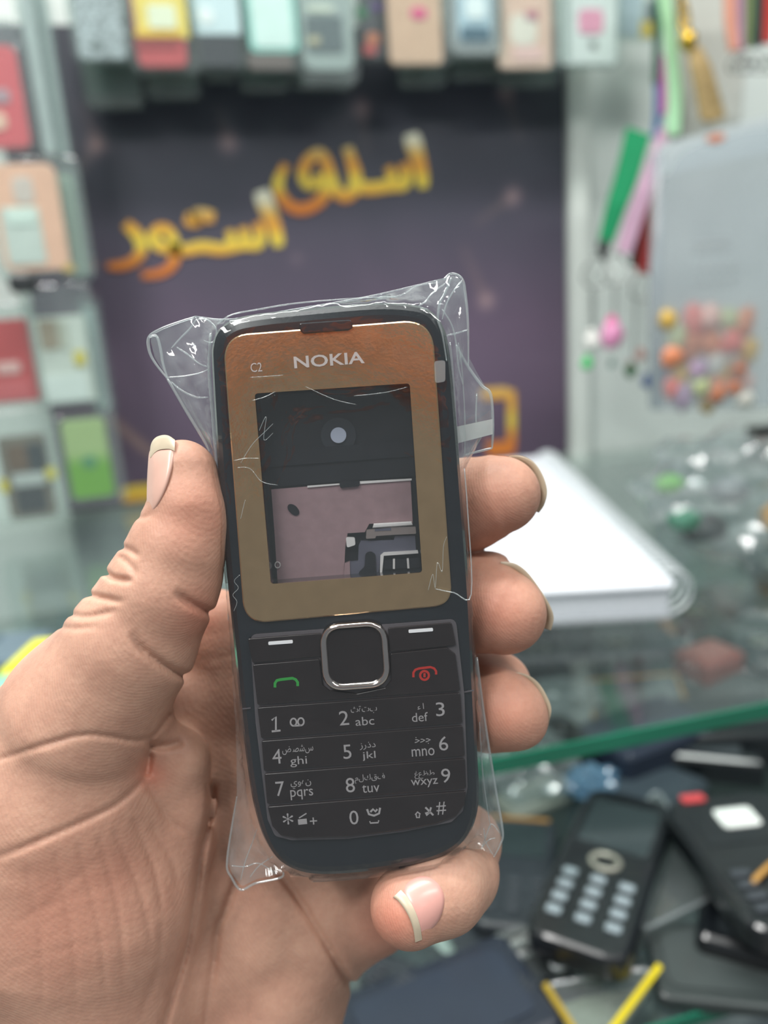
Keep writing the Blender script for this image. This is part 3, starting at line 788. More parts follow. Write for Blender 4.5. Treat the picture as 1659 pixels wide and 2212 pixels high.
# ================================================================== clear plastic sleeve round the phone
FILM_PX = [(322, 728), (345, 712), (424, 684), (500, 690), (640, 668), (800, 640), (958, 602), (975, 591), (998, 602), (1006, 640), (1012, 770), (1036, 812), (1060, 850), (1063, 905), (1006, 1012), (1016, 1280),
           (1030, 1420), (1048, 1560), (1070, 1700), (1086, 1795), (1080, 1825), (1066, 1852), (1040, 1836), (990, 1838), (900, 1856), (800, 1872), (700, 1880), (612, 1884), (606, 1896), (580, 1902), (552, 1908), (520, 1922),
           (500, 1895), (490, 1868), (500, 1790), (512, 1720), (508, 1560), (494, 1380), (480, 1200), (462, 1010), (440, 950), (404, 890), (362, 818), (334, 782)]
film_m = film_mat('clear_film', (.975, .99, .99), .014, .045, .05, bump=.5, bscale=70, attr='crumple')
crease_m = film_mat('film_fold', (.92, .96, .96), .24, .12, .12, hazecol=(.86, .93, .95))
FC = (748, 1268)
WH = []
def film_sheet(side):
    """side +1 front, -1 back: rings from the middle out to the outline of the sleeve"""
    c0 = L(*FC)
    FP = [L(x, y, -.006) for x, y in FILM_PX]
    NR = 46; n = 540; V = []; Fc = []; Lp = []
    for i in range(n):
        a = 2 * math.pi * i / n + .001; d = poly_hit(FP, c0, a)
        Lp.append((c0[0] + math.cos(a) * d, c0[1] + math.sin(a) * d))
    outd = {}; WH.clear()
    for r in range(NR + 1):
        t = (r / NR)
        for i, p in enumerate(Lp):
            x = c0[0] + (p[0] - c0[0]) * max(t, .002); y = c0[1] + (p[1] - c0[1]) * max(t, .002)
            a = math.atan2(y - c0[1], x - c0[0]); rr = math.hypot(x - c0[0], y - c0[1])
            ro_ = outd.get(i)
            if ro_ is None: ro_ = poly_hit(OUT, c0, a); outd[i] = ro_
            over = max(0, rr - ro_)                     # how far beyond the phone's edge
            total = max(1e-4, math.hypot(p[0] - c0[0], p[1] - c0[1]) - ro_)
            e = min(1, over / max(total, .0004)) if over > 0 else 0
            q = Vector((x * 130, y * 130, side * 9.0)); w1 = noise.noise(q); w2 = noise.noise(q * 3.1)
            w3 = abs(noise.noise(Vector((x * 260 + y * 90, y * 60, side * 4.0))))
            top = .0011 if side > 0 else -.0152
            edge_in = min(1, max(0, (ro_ - rr) / .004))
            z = top + side * (.00012 * w1 + .00006 * w2)
            if side > 0: z -= .0006 * (1 - edge_in) ** 2
            if over > 0:
                zmid = -.0065 + .002 * noise.noise(Vector((x * 60, y * 60, 3)))
                s = e ** .55
                z = z * (1 - s) + zmid * s + side * (.0028 * (w3 - .25) + .0014 * w2) * math.sin(math.pi * min(1, e))
            V.append((x, y, z)); WH.append(0 if over <= 0 else min(1, over / .0012) * max(0, .075 + .09 * w2 + .10 * abs(w3)))
    for r in range(NR):
        for i in range(n):
            j = (i + 1) % n; q = (r * n + i, r * n + j, (r + 1) * n + j, (r + 1) * n + i)
            Fc.append(tuple(reversed(q)) if side < 0 else q)
    return V, Fc
bag = empty('plastic_sleeve', None, mw=PH_M)
tag(bag, 'crinkled clear plastic sleeve wrapped around the held phone', 'plastic bag')
for sd, nm in ((1, 'front_film'), (-1, 'back_film')):
    v, f = film_sheet(sd); o = mesh_obj(nm, v, f, film_m, bag, True)
    o.data.attributes.new('crumple', 'FLOAT', 'POINT').data.foreach_set('value', np.array(WH, dtype=np.float32))
def crease(pts, w, z=.0012, z2=None, name='fold'):
    """a welded edge or sharp fold of the film: thin tapering strip; pts in picture px"""
    P = catmull([Vector((x, y, 0)) for x, y in pts], 5, False); n = len(P); V = []
    zz = [z + ((z2 if z2 is not None else z) - z) * i / (n - 1) for i in range(n)]
    Q = [Vector((*L(p.x, p.y, zz[i]), zz[i])) for i, p in enumerate(P)]
    rs = [w * .5 * .148 / F * (.45 + .55 * math.sin(math.pi * min(1, .12 + .88 * i / (n - 1))) ** .5) for i in range(n)]
    v, f = tube(Q, rs, 6)
    return mesh_obj(name, v, f, crease_m, bag, True)
fl_ = [(1000, 900), (1064, 885), (1066, 930), (1063, 968), (1030, 977), (1004, 983)]
P = [L(x, y, -.005) for x, y in fl_]; v, f = prism(P, -.0056, -.005); mesh_obj('sleeve_flap', v, f, film_m, bag)
# rim of the sleeve
crease([(424, 684), (380, 698), (345, 712), (322, 728), (322, 755), (334, 782), (362, 818)], 7, -.006, name='welded_edge')
crease([(322, 728), (338, 726), (346, 750), (352, 785), (362, 816)], 6, -.005, name='welded_edge')
crease([(362, 818), (404, 890), (440, 950), (452, 975)], 7, -.006, name='welded_edge')
crease([(424, 684), (500, 690), (640, 668), (800, 640), (958, 602)], 5, -.005, name='welded_edge')
crease([(958, 604), (975, 591), (998, 602), (1006, 640), (1011, 700), (1012, 790)], 6, -.005, name='welded_edge')
crease([(985, 745), (1010, 790), (1040, 832), (1060, 852), (1065, 920), (1063, 968)], 7, -.005, name='welded_edge')
crease([(1063, 968), (1030, 976), (1004, 983)], 6, -.005, name='welded_edge')
crease([(1030, 1420), (1048, 1560), (1070, 1700), (1086, 1795), (1080, 1825), (1066, 1852)], 6, -.006, name='welded_edge')
crease([(612, 1884), (606, 1896), (552, 1908), (520, 1922), (500, 1895), (490, 1868), (500, 1790), (512, 1720)], 6, -.006, name='welded_edge')
crease([(455, 720), (452, 800), (460, 900), (468, 1010), (480, 1150), (490, 1260)], 7.2, -.004)
crease([(470, 700), (500, 680), (560, 668), (640, 655), (760, 645), (860, 640)], 3.6, .0)
crease([(740, 652), (820, 646), (870, 636), (900, 618), (950, 610)], 3.0, .0)
crease([(962, 612), (935, 632), (918, 652), (905, 662), (925, 668)], 3.6, .0005)
crease([(975, 600), (962, 630), (950, 655), (946, 690), (955, 720), (965, 780)], 5.4, -.001)
crease([(998, 606), (982, 625), (965, 655), (955, 690)], 3.6, -.003)
crease([(955, 668), (975, 700), (985, 740), (990, 790), (1000, 830)], 3.6, -.003)
crease([(963, 725), (985, 720), (1011, 712)], 4, -.004)
crease([(972, 740), (978, 800), (984, 900), (990, 1000), (1000, 1150), (1010, 1290)], 5.4, -.003)
crease([(990, 740), (998, 800), (1004, 900), (1004, 980)], 3.0, -.004)
crease([(1030, 850), (1028, 900), (1030, 920)], 4, -.005)
crease([(424, 690), (410, 710), (390, 730), (370, 752)], 4, -.004)
crease([(382, 750), (405, 765), (430, 785), (448, 792)], 3.6, -.003)
crease([(362, 815), (400, 812), (430, 806), (450, 798)], 3.0, -.003)
crease([(370, 825), (395, 845), (425, 858), (450, 858)], 4.2, -.003)
crease([(425, 690), (445, 690), (462, 702), (468, 720), (458, 740), (440, 735)], 3.6, -.003)
crease([(1003, 1012), (1010, 1100), (1018, 1284), (980, 1280), (940, 1272)], 3, .0012)
for pts in ([(505, 995), (530, 990), (560, 990)], [(520, 1000), (545, 960), (575, 930), (590, 915)], [(540, 815), (590, 812), (612, 810)], [(660, 835), (720, 862), (770, 874)],
            [(765, 855), (830, 848), (880, 836)], [(925, 1275), (935, 1240), (940, 1270), (945, 1215), (955, 1235), (958, 1180), (965, 1160)],
            [(505, 1320), (512, 1300), (503, 1285), (515, 1270), (506, 1255), (518, 1242)], [(520, 1120), (527, 1090), (530, 1080)], [(545, 865), (570, 858), (595, 846)],
            [(560, 930), (575, 900), (570, 950), (590, 935)], [(512, 1010), (540, 1012), (565, 1040), (600, 1048)]):
    crease(pts, 1.3, .0013)
for pts in ([(520, 1900), (530, 1860), (545, 1820), (555, 1790)], [(500, 1870), (530, 1872), (560, 1865), (600, 1890)], [(540, 1895), (560, 1870), (590, 1850)],
            [(1040, 1835), (1052, 1800), (1062, 1780), (1080, 1800)], [(1045, 1790), (1050, 1820), (1066, 1848)], [(1036, 1560), (1044, 1680), (1060, 1790)], [(1070, 1810), (1055, 1815), (1042, 1830)]):
    crease(pts, 2.6, -.004)
# clear sticky tape tail on the right of the sleeve
tp = [(985, 922), (1064, 905), (1064, 938), (987, 958)]
zt = -.003
P = [Vector(L(x, y, zt)) for x, y in tp]
v, f = prism([tuple(p) for p in P], zt - .0001, zt)
mesh_obj('tape_strip', v, f, film_mat('tape', (.9, .93, .92), .38, .08, .2, hazecol=(.8, .86, .85)), bag)['label'] = 'strip of clear sticky tape'
tp = [(938, 780), (962, 778), (962, 824), (940, 828)]
P = [L(x, y, .0014) for x, y in tp]; v, f = prism(round_poly(P, .0005, 3), .0013, .0014)
mesh_obj('tape_strip', v, f, film_mat('tape2', (.95, .97, .97), .16, .08, .2), bag)

# unseen orange tube, added just behind the lens: it shows only as a reflection in the gold frame
sl = [(-.084, -.020, .062), (-.078, .012, .060), (-.066, .036, .060), (-.040, .045, .060), (-.008, .043, .060), (.014, .032, .060), (.034, .022, .062), (.07, .012, .07)]
C_ = catmull([Vector(p) for p in sl], 5, False)
so = cam2w(sl[-1]); v, f = tube([cam2w(p) - so for p in C_], [.0125 + .001 * math.sin(i * 1.3) for i in range(len(C_))], 14)
o = mesh_obj('reflected_tube', v, f, mat('reflected_orange', (250, 128, 72), .8, 0, .2, var=.12, scale=90, bump=.3, bscale=500), None, True); o.location = so
tag(o, "unseen orange tube added to be mirrored in the gold frame", 'clothing')

# ================================================================== the shop
def boxv(x0, x1, y0, y1, z0, z1):
    V = [(x, y, z) for z in (z0, z1) for x, y in ((x0, y0), (x1, y0), (x1, y1), (x0, y1))]
    return V, [(3, 2, 1, 0), (4, 5, 6, 7), (0, 1, 5, 4), (1, 2, 6, 5), (2, 3, 7, 6), (3, 0, 4, 7)]
def struct(name, v, f, m, parent=None):
    o = mesh_obj(name, v, f, m, parent)
    if parent is None: o['kind'] = 'structure'
    return o
YW = 1.0; ZT = 1.05; ZS = 0.935
m_wall = mat('wall_paint', (214, 223, 218), .6, var=.04, scale=6)
struct('floor', *boxv(-1.6, 2.0, -1.6, YW, -.05, 0), mat('floor_tile', (150, 150, 146), .3, var=.1, scale=8))
struct('wall_back', *boxv(-1.6, 2.0, YW + .004, YW + .09, 0, 2.7), m_wall)
struct('ceiling', *boxv(-1.6, 2.0, -1.6, YW + .09, 2.7, 2.76), mat('ceiling_paint', (232, 234, 232), .7, var=.03, scale=5))
xa = onY(1222, 700, YW).x; xb = onY(1262, 700, YW).x
struct('trim_1', *boxv(xa + .002, xb, YW - .014, YW + .003, ZT - .3, 2.2), mat('white_trim', (214, 222, 216), .45, var=.03, scale=9))

# ---------------------------------------------------------------- helpers for things hanging on the wall
def slab(name, poly, yf, th, m, parent=None, bev=0.0, label=None, org=(0, 0, 0)):
    """poly in wall coordinates (x, z); front face at y = yf, th deep"""
    v, f = prism(poly, 0, th, bev)
    V = [(p[0] - org[0], yf + th - p[2] - org[1], p[1] - org[2]) for p in v]
    o = mesh_obj(name, V, f, m, parent)
    if label: o['label'] = label
    return o
def rY(x0, y0, x1, y1, Y):
    """picture rectangle -> (x0, x1, z0, z1) on the vertical plane y = Y"""
    cx, cy = (x0 + x1) / 2, (y0 + y1) / 2
    return (onY(x0, cy, Y).x, onY(x1, cy, Y).x, onY(cx, y1, Y).z, onY(cx, y0, Y).z)
def rr(rect, r):
    x0, x1, z0, z1 = rect; return rrect(x0, z0, x1, z1, r, 4)
clear_pack = film_mat('clear_pack', (.90, .95, .93), .10, .07, .12, bump=.5, bscale=60)
clear_grey = film_mat('smoky_pack', (.72, .80, .77), .20, .05, .2, bump=.3, bscale=40, hazecol=(.62, .70, .68))
def col_m(c, rough=.45, coat=.2): return mat('c_%d_%d_%d' % c, c, rough, 0, .5, var=.05, scale=50, coat=coat)
m_hook = mat('hook_steel', (190, 192, 190), .25, .9)
def hang(name, label, cat, group, Y, pack, parts, hook=False, packmat=None, depth=.012):
    """one hanging package: clear pouch + what is printed or packed in it. parts: (name, rect px, colour, corner radius, depth offset, label)"""
    pr = rY(*pack, Y); org = ((pr[0] + pr[1]) / 2, Y, pr[2])
    e = empty(name, org); tag(e, label, cat, group)
    slab('clear_pouch', rr(pr, .008), Y - .001, depth + .002, packmat or clear_pack, e, .002, org=org)
    for (nm, rc, c, r, off, lb) in parts:
        mm_ = c if not isinstance(c, tuple) else col_m(c)
        th = .007 if off <= 0 else .0012
        slab(nm, rr(rY(*rc, Y), r), Y + (.003 if off <= 0 else .003 - .0013 * off), th, mm_, e, .0008, lb, org)
    if hook:
        zt = pr[3] - .012
        v, f = tube([(0, Y - .055 - org[1], zt - org[2] + .004), (0, YW + .003 - org[1], zt - org[2])], .0018, 6)
        mesh_obj('hook', v, f, m_hook, e)
    return e
GR = 'phone cases hanging along the top rail'
YT = .915
m_glit = mat('glitter', (176, 186, 190), .25, .5, .5, var=.75, scale=260, bump=.8, bscale=300)
hang('phone_case_pack', 'silver glitter phone case at the left end of the top row', 'phone case', GR, YT, (140, -140, 272, 132),
     [('phone_case', (152, -120, 262, 126), m_glit, .008, 0, None), ('dark_mark', (196, 92, 222, 104), (74, 92, 88), .003, 1, None)])
hang('phone_case_pack', 'red phone case behind a yellow card in clear pouch, top row', 'phone case', GR, YT, (266, -140, 424, 152),
     [('phone_case', (283, -110, 392, 142), (196, 74, 78), .008, 0, 'red phone case'), ('card', (284, -120, 398, 82), (240, 216, 104), .002, 1, 'yellow insert card'), ('label', (318, 8, 380, 62), (236, 240, 214), .004, 2, None),
      ('case_band', (290, 84, 386, 104), (160, 44, 50), .002, 1, None), ('label_edge', (290, 66, 394, 80), (232, 184, 40), .002, 2, None)])
hang('phone_case_pack', 'white pearly card over a black case in the top row', 'phone case', GR, YT, (414, -140, 520, 148),
     [('phone_case', (422, -110, 508, 142), (40, 46, 54), .008, 0, 'black phone case'), ('card', (412, -120, 512, 74), (214, 232, 238), .002, 1, 'pale pearly card'), ('shine_mark', (428, 14, 462, 52), (246, 252, 252), .008, 2, None)])
hang('phone_case_pack', 'white and mint case hanging left of the grey one', 'phone case', GR, YT, (520, -140, 645, 152),
     [('phone_case', (530, -120, 638, 112), (146, 214, 204), .008, 0, 'mint green case rim'), ('card', (540, -110, 628, 102), (222, 244, 240), .006, 1, 'white case front'), ('backing', (536, 112, 634, 148), (104, 92, 88), .004, 0, None)])
hang('phone_case_pack', 'clear grey phone case with a dark insert, rounded bottom, top row', 'phone case', GR, YT, (640, -140, 768, 178),
     [('phone_case', (646, -120, 760, 150), (158, 172, 170), .012, 0, None), ('card', (662, 32, 742, 112), (92, 106, 110), .003, 1, 'dark grey insert'), ('label', (664, 8, 720, 26), (206, 214, 200), .002, 1, None), ('label', (666, 78, 692, 96), (186, 180, 150), .002, 2, None)])
hang('phone_case_pack', 'narrow dark case with green and orange spots in the top row', 'phone case', GR, YT + .02, (770, -140, 842, 130),
     [('phone_case', (776, -120, 836, 122), (58, 62, 70), .006, 0, None), ('spot', (770, 10, 795, 40), (44, 120, 80), .006, 1, None), ('spot', (792, 68, 822, 96), (190, 110, 70), .006, 1, None), ('spot', (784, 94, 816, 118), (180, 60, 60), .006, 1, None), ('spot', (800, 4, 828, 22), (90, 60, 130), .005, 1, None)])
hang('phone_case_pack', 'beige case with a small pink heart in the top row', 'phone case', GR, YT, (836, -140, 966, 142),
     [('phone_case', (838, -120, 954, 136), (214, 178, 152), .006, 0, None), ('heart', (888, 14, 924, 40), (226, 84, 140), .006, 1, 'pink heart')])
hang('phone_case_pack', 'chrome edged silver case with pale blue screen in the top row', 'phone case', GR, YT, (962, -140, 1092, 124),
     [('phone_case', (966, -120, 1086, 116), mat('chromed', (214, 220, 220), .15, .8), .016, 0, 'chrome edged case'), ('screen', (988, -100, 1062, 92), (180, 206, 220), .008, 1, 'pale blue screen'), ('screen_mark', (1006, -10, 1050, 40), (238, 248, 252), .006, 2, None), ('screen_foot', (996, 56, 1060, 88), (60, 100, 120), .004, 2, None)])
hang('phone_case_pack', 'peach case with a white flower print in the top row', 'phone case', GR, YT, (1074, -140, 1206, 150),
     [('phone_case', (1078, -120, 1194, 145), (226, 192, 174), .006, 0, None), ('print', (1104, 28, 1162, 98), (232, 226, 214), .010, 1, 'white flower print'), ('print', (1136, 22, 1164, 42), (190, 120, 140), .006, 2, None), ('print', (1110, 98, 1176, 130), (234, 196, 190), .006, 1, None)])
hang('phone_case_pack', 'white case with a pink picture hanging at the banner corner', 'phone case', GR, YT, (1206, -140, 1344, 142),
     [('phone_case', (1214, -120, 1336, 137), (222, 230, 228), .006, 0, None), ('print', (1252, 18, 1306, 72), (234, 158, 186), .006, 1, 'pink picture'), ('print', (1276, 88, 1292, 104), (90, 96, 96), .002, 1, None), ('side_band', (1218, -100, 1232, 130), (150, 168, 164), .002, 1, None)])
hang('phone_case_pack', 'bluish grey pouch with yellow foot right of the top row', 'phone case', GR, YT + .03, (1334, -140, 1424, 84),
     [('phone_case', (1338, -120, 1392, 74), (176, 194, 204), .006, 0, None), ('card', (1386, 44, 1422, 80), (212, 184, 66), .003, 1, 'yellow foot'), ('card', (1396, 0, 1424, 44), (90, 104, 110), .003, 1, None)])
GB = 'smoky clear cases behind the top row'
for (rc, lb) in (((160, 60, 292, 232), 'smoky clear case hanging lowest, below the silver glitter case'), ((298, 60, 418, 212), 'smoky clear case peeking out below the red case'),
                 ((424, 60, 500, 172), 'smoky clear case below the black case, top row'), ((506, 60, 616, 196), 'smoky clear case below the mint case, top row'),
                 ((622, 60, 756, 190), 'smoky clear case directly behind the clear grey one'), ((858, 60, 962, 186), 'smoky clear case below the beige heart case'),
                 ((972, 60, 1076, 172), 'smoky clear case below the chrome edged case'), ((1078, 60, 1206, 186), 'smoky clear case below the peach flower case')):
    hang('phone_case_pack', lb, 'phone case', GB, .955, (rc[0], rc[1] - 150, rc[2], rc[3]),
         [('phone_case', (rc[0] + 6, rc[1] - 140, rc[2] - 6, rc[3] - 24), (96, 112, 108), .008, 0, None)], packmat=clear_grey, hook=True)
# ---------------------------------------------------------------- left rack
GL = 'packs on the left rack'; YL = .885
hang('phone_case_pack', 'red phone case cut by the left edge, top of the left rack', 'phone case', GL, YL, (-90, 40, 58, 330),
     [('phone_case', (-80, 95, 48, 318), (214, 92, 100), .008, 0, None), ('label', (-20, 190, 20, 222), (176, 150, 160), .003, 1, None), ('label', (-30, 240, 14, 280), (236, 196, 176), .006, 1, None)])
for i, (rc, lb) in enumerate((((52, -60, 100, 344), 'narrow clear pouch seen edge on beside the red case'), ((86, -60, 128, 352), 'narrow clear pouch nearest the banner, upper left'))):
    hang('empty_pouch', lb, 'plastic pouch', GL, YL + .01 + .012 * i, rc, [('insert', (rc[0] + 10, rc[1] + 20, rc[2] - 8, rc[3] - 12), (168, 180, 180), .004, 0, None)], depth=.02)
hang('phone_case_pack', 'peach phone case with a pale window on the left rack', 'phone case', GL, YL, (-30, 338, 188, 604),
     [('phone_case', (-12, 352, 134, 585), (238, 188, 162), .010, 0, None), ('window', (8, 446, 92, 572), (206, 216, 210), .004, 1, 'pale grey window'), ('lens_block', (26, 380, 72, 440), (214, 200, 192), .006, 1, None), ('label', (14, 450, 78, 486), (220, 236, 228), .004, 2, None), ('foot_mark', (134, 570, 160, 588), (206, 170, 90), .003, 1, None)])
hang('card_pack', 'red card with a pale label, left edge of the rack', 'card', GL, YL, (-90, 655, 84, 884),
     [('card', (-60, 690, 72, 872), (190, 64, 66), .003, 0, None), ('label', (-10, 782, 44, 808), (224, 180, 176), .004, 1, None), ('foot', (-56, 824, 66, 868), (200, 90, 94), .003, 1, None)])
hang('card_pack', 'white card with brown picture and yellow sticker on the rack', 'card', GL, YL, (60, 612, 214, 884),
     [('card', (84, 682, 194, 872), (206, 214, 206), .003, 0, None), ('picture', (84, 692, 124, 756), (164, 150, 130), .002, 1, 'brown picture'), ('picture', (126, 692, 146, 756), (186, 190, 176), .002, 1, None),
      ('sticker', (160, 758, 184, 790), (212, 196, 56), .003, 2, 'yellow sticker'), ('card_foot', (96, 810, 190, 868), (214, 224, 220), .003, 1, None)])
hang('card_pack', 'dark pack with a silver band at the bottom of the rack', 'card', GL, YL, (-40, 886, 132, 1132),
     [('card', (4, 940, 108, 1122), (112, 108, 98), .004, 0, None), ('panel', (14, 962, 60, 1018), (104, 84, 68), .003, 1, None), ('panel', (58, 958, 96, 1018), (50, 60, 66), .003, 1, None),
      ('band', (26, 1022, 98, 1050), (178, 186, 184), .003, 2, 'silver band'), ('panel', (34, 1054, 100, 1108), (48, 56, 62), .003, 1, None), ('sticker', (98, 1010, 122, 1036), (206, 196, 80), .003, 2, None), ('sticker', (-2, 1036, 18, 1066), (206, 190, 40), .003, 2, None)])
m_gg = bpy.data.materials.new('green_fade'); m_gg.use_nodes = True
_nt = m_gg.node_tree; _tc = _nt.nodes.new('ShaderNodeTexCoord'); _sp = _nt.nodes.new('ShaderNodeSeparateXYZ'); _rp = _nt.nodes.new('ShaderNodeValToRGB')
_rp.color_ramp.elements[0].position = .42; _rp.color_ramp.elements[0].color = lin((104, 164, 44)); _rp.color_ramp.elements[1].position = .6; _rp.color_ramp.elements[1].color = lin((162, 186, 126))
_nt.links.new(_tc.outputs['Generated'], _sp.inputs[0]); _nt.links.new(_sp.outputs[2], _rp.inputs[0]); _nt.links.new(_rp.outputs[0], _nt.nodes['Principled BSDF'].inputs['Base Color'])
hang('phone_case_pack', 'bright green phone case beside the banner, lower left', 'phone case', GL, YL, (128, 892, 262, 1092),
     [('phone_case', (142, 906, 236, 1078), m_gg, .006, 0, 'green fading case'), ('badge', (176, 985, 208, 1012), (72, 138, 96), .008, 1, 'dark green round badge')])
hang('empty_pouch', 'clear pouch behind the peach case, next to the banner', 'plastic pouch', GL, YL + .02, (120, 350, 186, 610), [('insert', (134, 372, 172, 596), (176, 190, 176), .006, 0, None)], depth=.02)
hang('empty_pouch', 'clear pouch right of the white card, next to the banner', 'plastic pouch', GL, YL + .02, (180, 640, 232, 900), [('insert', (190, 660, 222, 890), (190, 198, 200), .006, 0, None)], depth=.02)
o = slab('clip', rr(rY(26, 592, 84, 634, YL - .01), .006), YL - .03, .018, col_m((44, 48, 50)), None, .003); tag(o, 'small black clip below the peach phone case', 'clip')
# ---------------------------------------------------------------- the banner
bx0, bx1 = onY(60, 600, YW).x, onY(1220, 600, YW).x; bz0, bz1 = ZT + .004, onY(600, 60, YW).z
NXB, NZB = 150, 140; V = []; Fc = []; C = []
dots = [(210, 312), (493, 310), (780, 235), (1090, 200), (1105, 425), (1048, 650), (860, 905), (300, 960), (200, 640), (640, 560), (420, 800)]
dl = [(onY(x, y, YW).x, onY(x, y, YW).z) for x, y in dots]
lines = [((210, 312), (150, 400)), ((493, 310), (470, 240)), ((780, 235), (790, 330)), ((1105, 425), (1030, 480)), ((1048, 650), (1000, 540)), ((240, 905), (335, 985)), ((210, 312), (180, 230)), ((1090, 200), (1120, 300))]
ll = [(onY(*a, YW), onY(*b, YW)) for a, b in lines]
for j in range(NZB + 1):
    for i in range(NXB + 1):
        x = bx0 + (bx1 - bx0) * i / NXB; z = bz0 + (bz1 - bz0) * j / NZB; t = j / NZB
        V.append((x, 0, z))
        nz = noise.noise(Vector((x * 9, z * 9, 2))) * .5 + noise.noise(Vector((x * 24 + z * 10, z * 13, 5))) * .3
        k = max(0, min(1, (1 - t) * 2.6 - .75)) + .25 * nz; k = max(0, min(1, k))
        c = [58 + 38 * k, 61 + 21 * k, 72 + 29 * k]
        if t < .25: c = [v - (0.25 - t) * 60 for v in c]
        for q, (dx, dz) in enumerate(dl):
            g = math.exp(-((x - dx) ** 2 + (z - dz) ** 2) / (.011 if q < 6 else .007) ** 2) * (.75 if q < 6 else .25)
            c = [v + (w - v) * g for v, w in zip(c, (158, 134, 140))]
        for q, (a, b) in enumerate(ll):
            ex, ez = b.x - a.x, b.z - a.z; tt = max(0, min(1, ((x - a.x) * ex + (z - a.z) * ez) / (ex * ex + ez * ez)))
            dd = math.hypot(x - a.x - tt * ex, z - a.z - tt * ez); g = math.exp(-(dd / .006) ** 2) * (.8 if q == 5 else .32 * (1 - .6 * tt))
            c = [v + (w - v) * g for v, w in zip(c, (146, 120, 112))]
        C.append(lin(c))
for j in range(NZB):
    for i in range(NXB):
        a = j * (NXB + 1) + i; Fc.append((a, a + 1, a + NXB + 2, a + NXB + 1))
nV = len(V)
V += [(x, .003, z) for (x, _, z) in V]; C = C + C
rim = [i for i in range(NXB + 1)] + [j * (NXB + 1) + NXB for j in range(1, NZB + 1)] + [NZB * (NXB + 1) + i for i in range(NXB - 1, -1, -1)] + [j * (NXB + 1) for j in range(NZB - 1, 0, -1)]
for a, b in zip(rim, rim[1:] + rim[:1]): Fc.append((b, a, a + nV, b + nV))
org = Vector(((bx0 + bx1) / 2, YW - .004, bz0))
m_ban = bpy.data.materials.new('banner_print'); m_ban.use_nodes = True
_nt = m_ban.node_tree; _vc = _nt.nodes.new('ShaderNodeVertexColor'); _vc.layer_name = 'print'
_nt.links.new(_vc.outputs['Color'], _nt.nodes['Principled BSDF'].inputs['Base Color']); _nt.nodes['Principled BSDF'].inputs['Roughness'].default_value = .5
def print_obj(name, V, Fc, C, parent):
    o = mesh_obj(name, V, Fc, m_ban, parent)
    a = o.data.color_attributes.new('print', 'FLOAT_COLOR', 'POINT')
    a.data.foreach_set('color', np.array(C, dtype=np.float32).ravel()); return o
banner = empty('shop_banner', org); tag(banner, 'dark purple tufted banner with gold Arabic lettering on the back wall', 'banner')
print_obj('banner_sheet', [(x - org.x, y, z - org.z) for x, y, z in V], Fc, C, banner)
def tx(x, y): p = onY(150 + x / 1.952, 250 + y / 1.952, YW - .006); return (p.x - org.x, p.z - org.z)
def gold(y, base_y):
    h = base_y - y
    stops = [(-90, (196, 112, 44)), (-40, (206, 138, 52)), (0, (214, 194, 74)), (40, (212, 186, 66)), (90, (206, 140, 52)), (150, (204, 168, 84)), (185, (212, 212, 188)), (260, (214, 216, 196))]
    for (a, ca), (b, cb) in zip(stops, stops[1:]):
        if h <= b:
            t = max(0, min(1, (h - a) / (b - a))); return lin([u + (w - u) * t for u, w in zip(ca, cb)])
    return lin(stops[-1][1])
def lettering(name, strokes_, base_y, label):
    VV, FF, CC = [], [], []
    for n_, (pts, w0, w1) in enumerate(strokes_):
        P = catmull([Vector((x, y, 0)) for x, y in pts], 6, False); n = len(P)
        ws = [(w0 + (w1 - w0) * i / (n - 1)) * (.55 + .45 * min(1, 4 * min(i, n - 1 - i) / (n - 1) + .35)) for i in range(n)]
        v, f = ribbon([(p.x, p.y) for p in P], ws, 0, 1); o = len(VV)
        for q in v:
            a, b = tx(q[0], q[1]); VV.append((a, -.0014 - .0001 * n_ if q[2] else 0, b)); CC.append(gold(q[1], base_y))
        FF += [tuple(i + o for i in q) for q in f]
    o = print_obj(name, VV, FF, CC, banner); o['label'] = label
lettering('lettering', [([(1440, 75), (1462, 150), (1482, 225), (1494, 305)], 78, 48), ([(1408, 200), (1424, 250), (1410, 292), (1370, 296)], 46, 46), ([(1345, 215), (1362, 255), (1345, 300)], 38, 46), ([(1420, 288), (1340, 296), (1270, 306), (1205, 296)], 52, 56),
    ([(1172, 132), (1190, 190), (1206, 250), (1200, 312), (1160, 340), (1120, 308), (1100, 250), (1080, 190), (1050, 160), (1005, 190), (985, 245), (1005, 292), (1050, 290)], 56, 44),
    ([(1030, 262), (1078, 280), (1072, 340), (1020, 384), (955, 392), (900, 350), (880, 285), (912, 205)], 50, 46)], 300, 'upper gold Arabic word')
lettering('lettering', [([(808, 315), (838, 400), (868, 480), (884, 552)], 80, 48), ([(790, 450), (806, 500), (795, 542), (750, 548)], 44, 46), ([(728, 470), (742, 510), (728, 555)], 38, 46), ([(672, 482), (684, 520), (670, 560)], 34, 44),
    ([(800, 540), (720, 548), (640, 562), (560, 552), (490, 566), (420, 560), (372, 545), (352, 510), (375, 478), (410, 480), (436, 515), (448, 570), (432, 630), (380, 664), (305, 672)], 52, 42),
    ([(486, 432), (530, 440), (545, 420), (612, 428)], 60, 60), ([(236, 455), (284, 500), (304, 555), (282, 602), (228, 630), (160, 634)], 58, 36)], 550, 'lower gold Arabic word')
def pp(x, y): return ((x - 150) * 1.952, (y - 250) * 1.952)
lettering('phone_emblem', [([pp(1040, 852), pp(1100, 848)], 48, 48), ([pp(1052, 972), pp(1112, 966)], 60, 60), ([pp(1106, 842), pp(1106, 978)], 34, 34)], 1300, 'gold phone outline')
lettering('gold_fragment', [([pp(262, 1072), pp(300, 1066), pp(345, 1064)], 70, 70)], 1600, None)

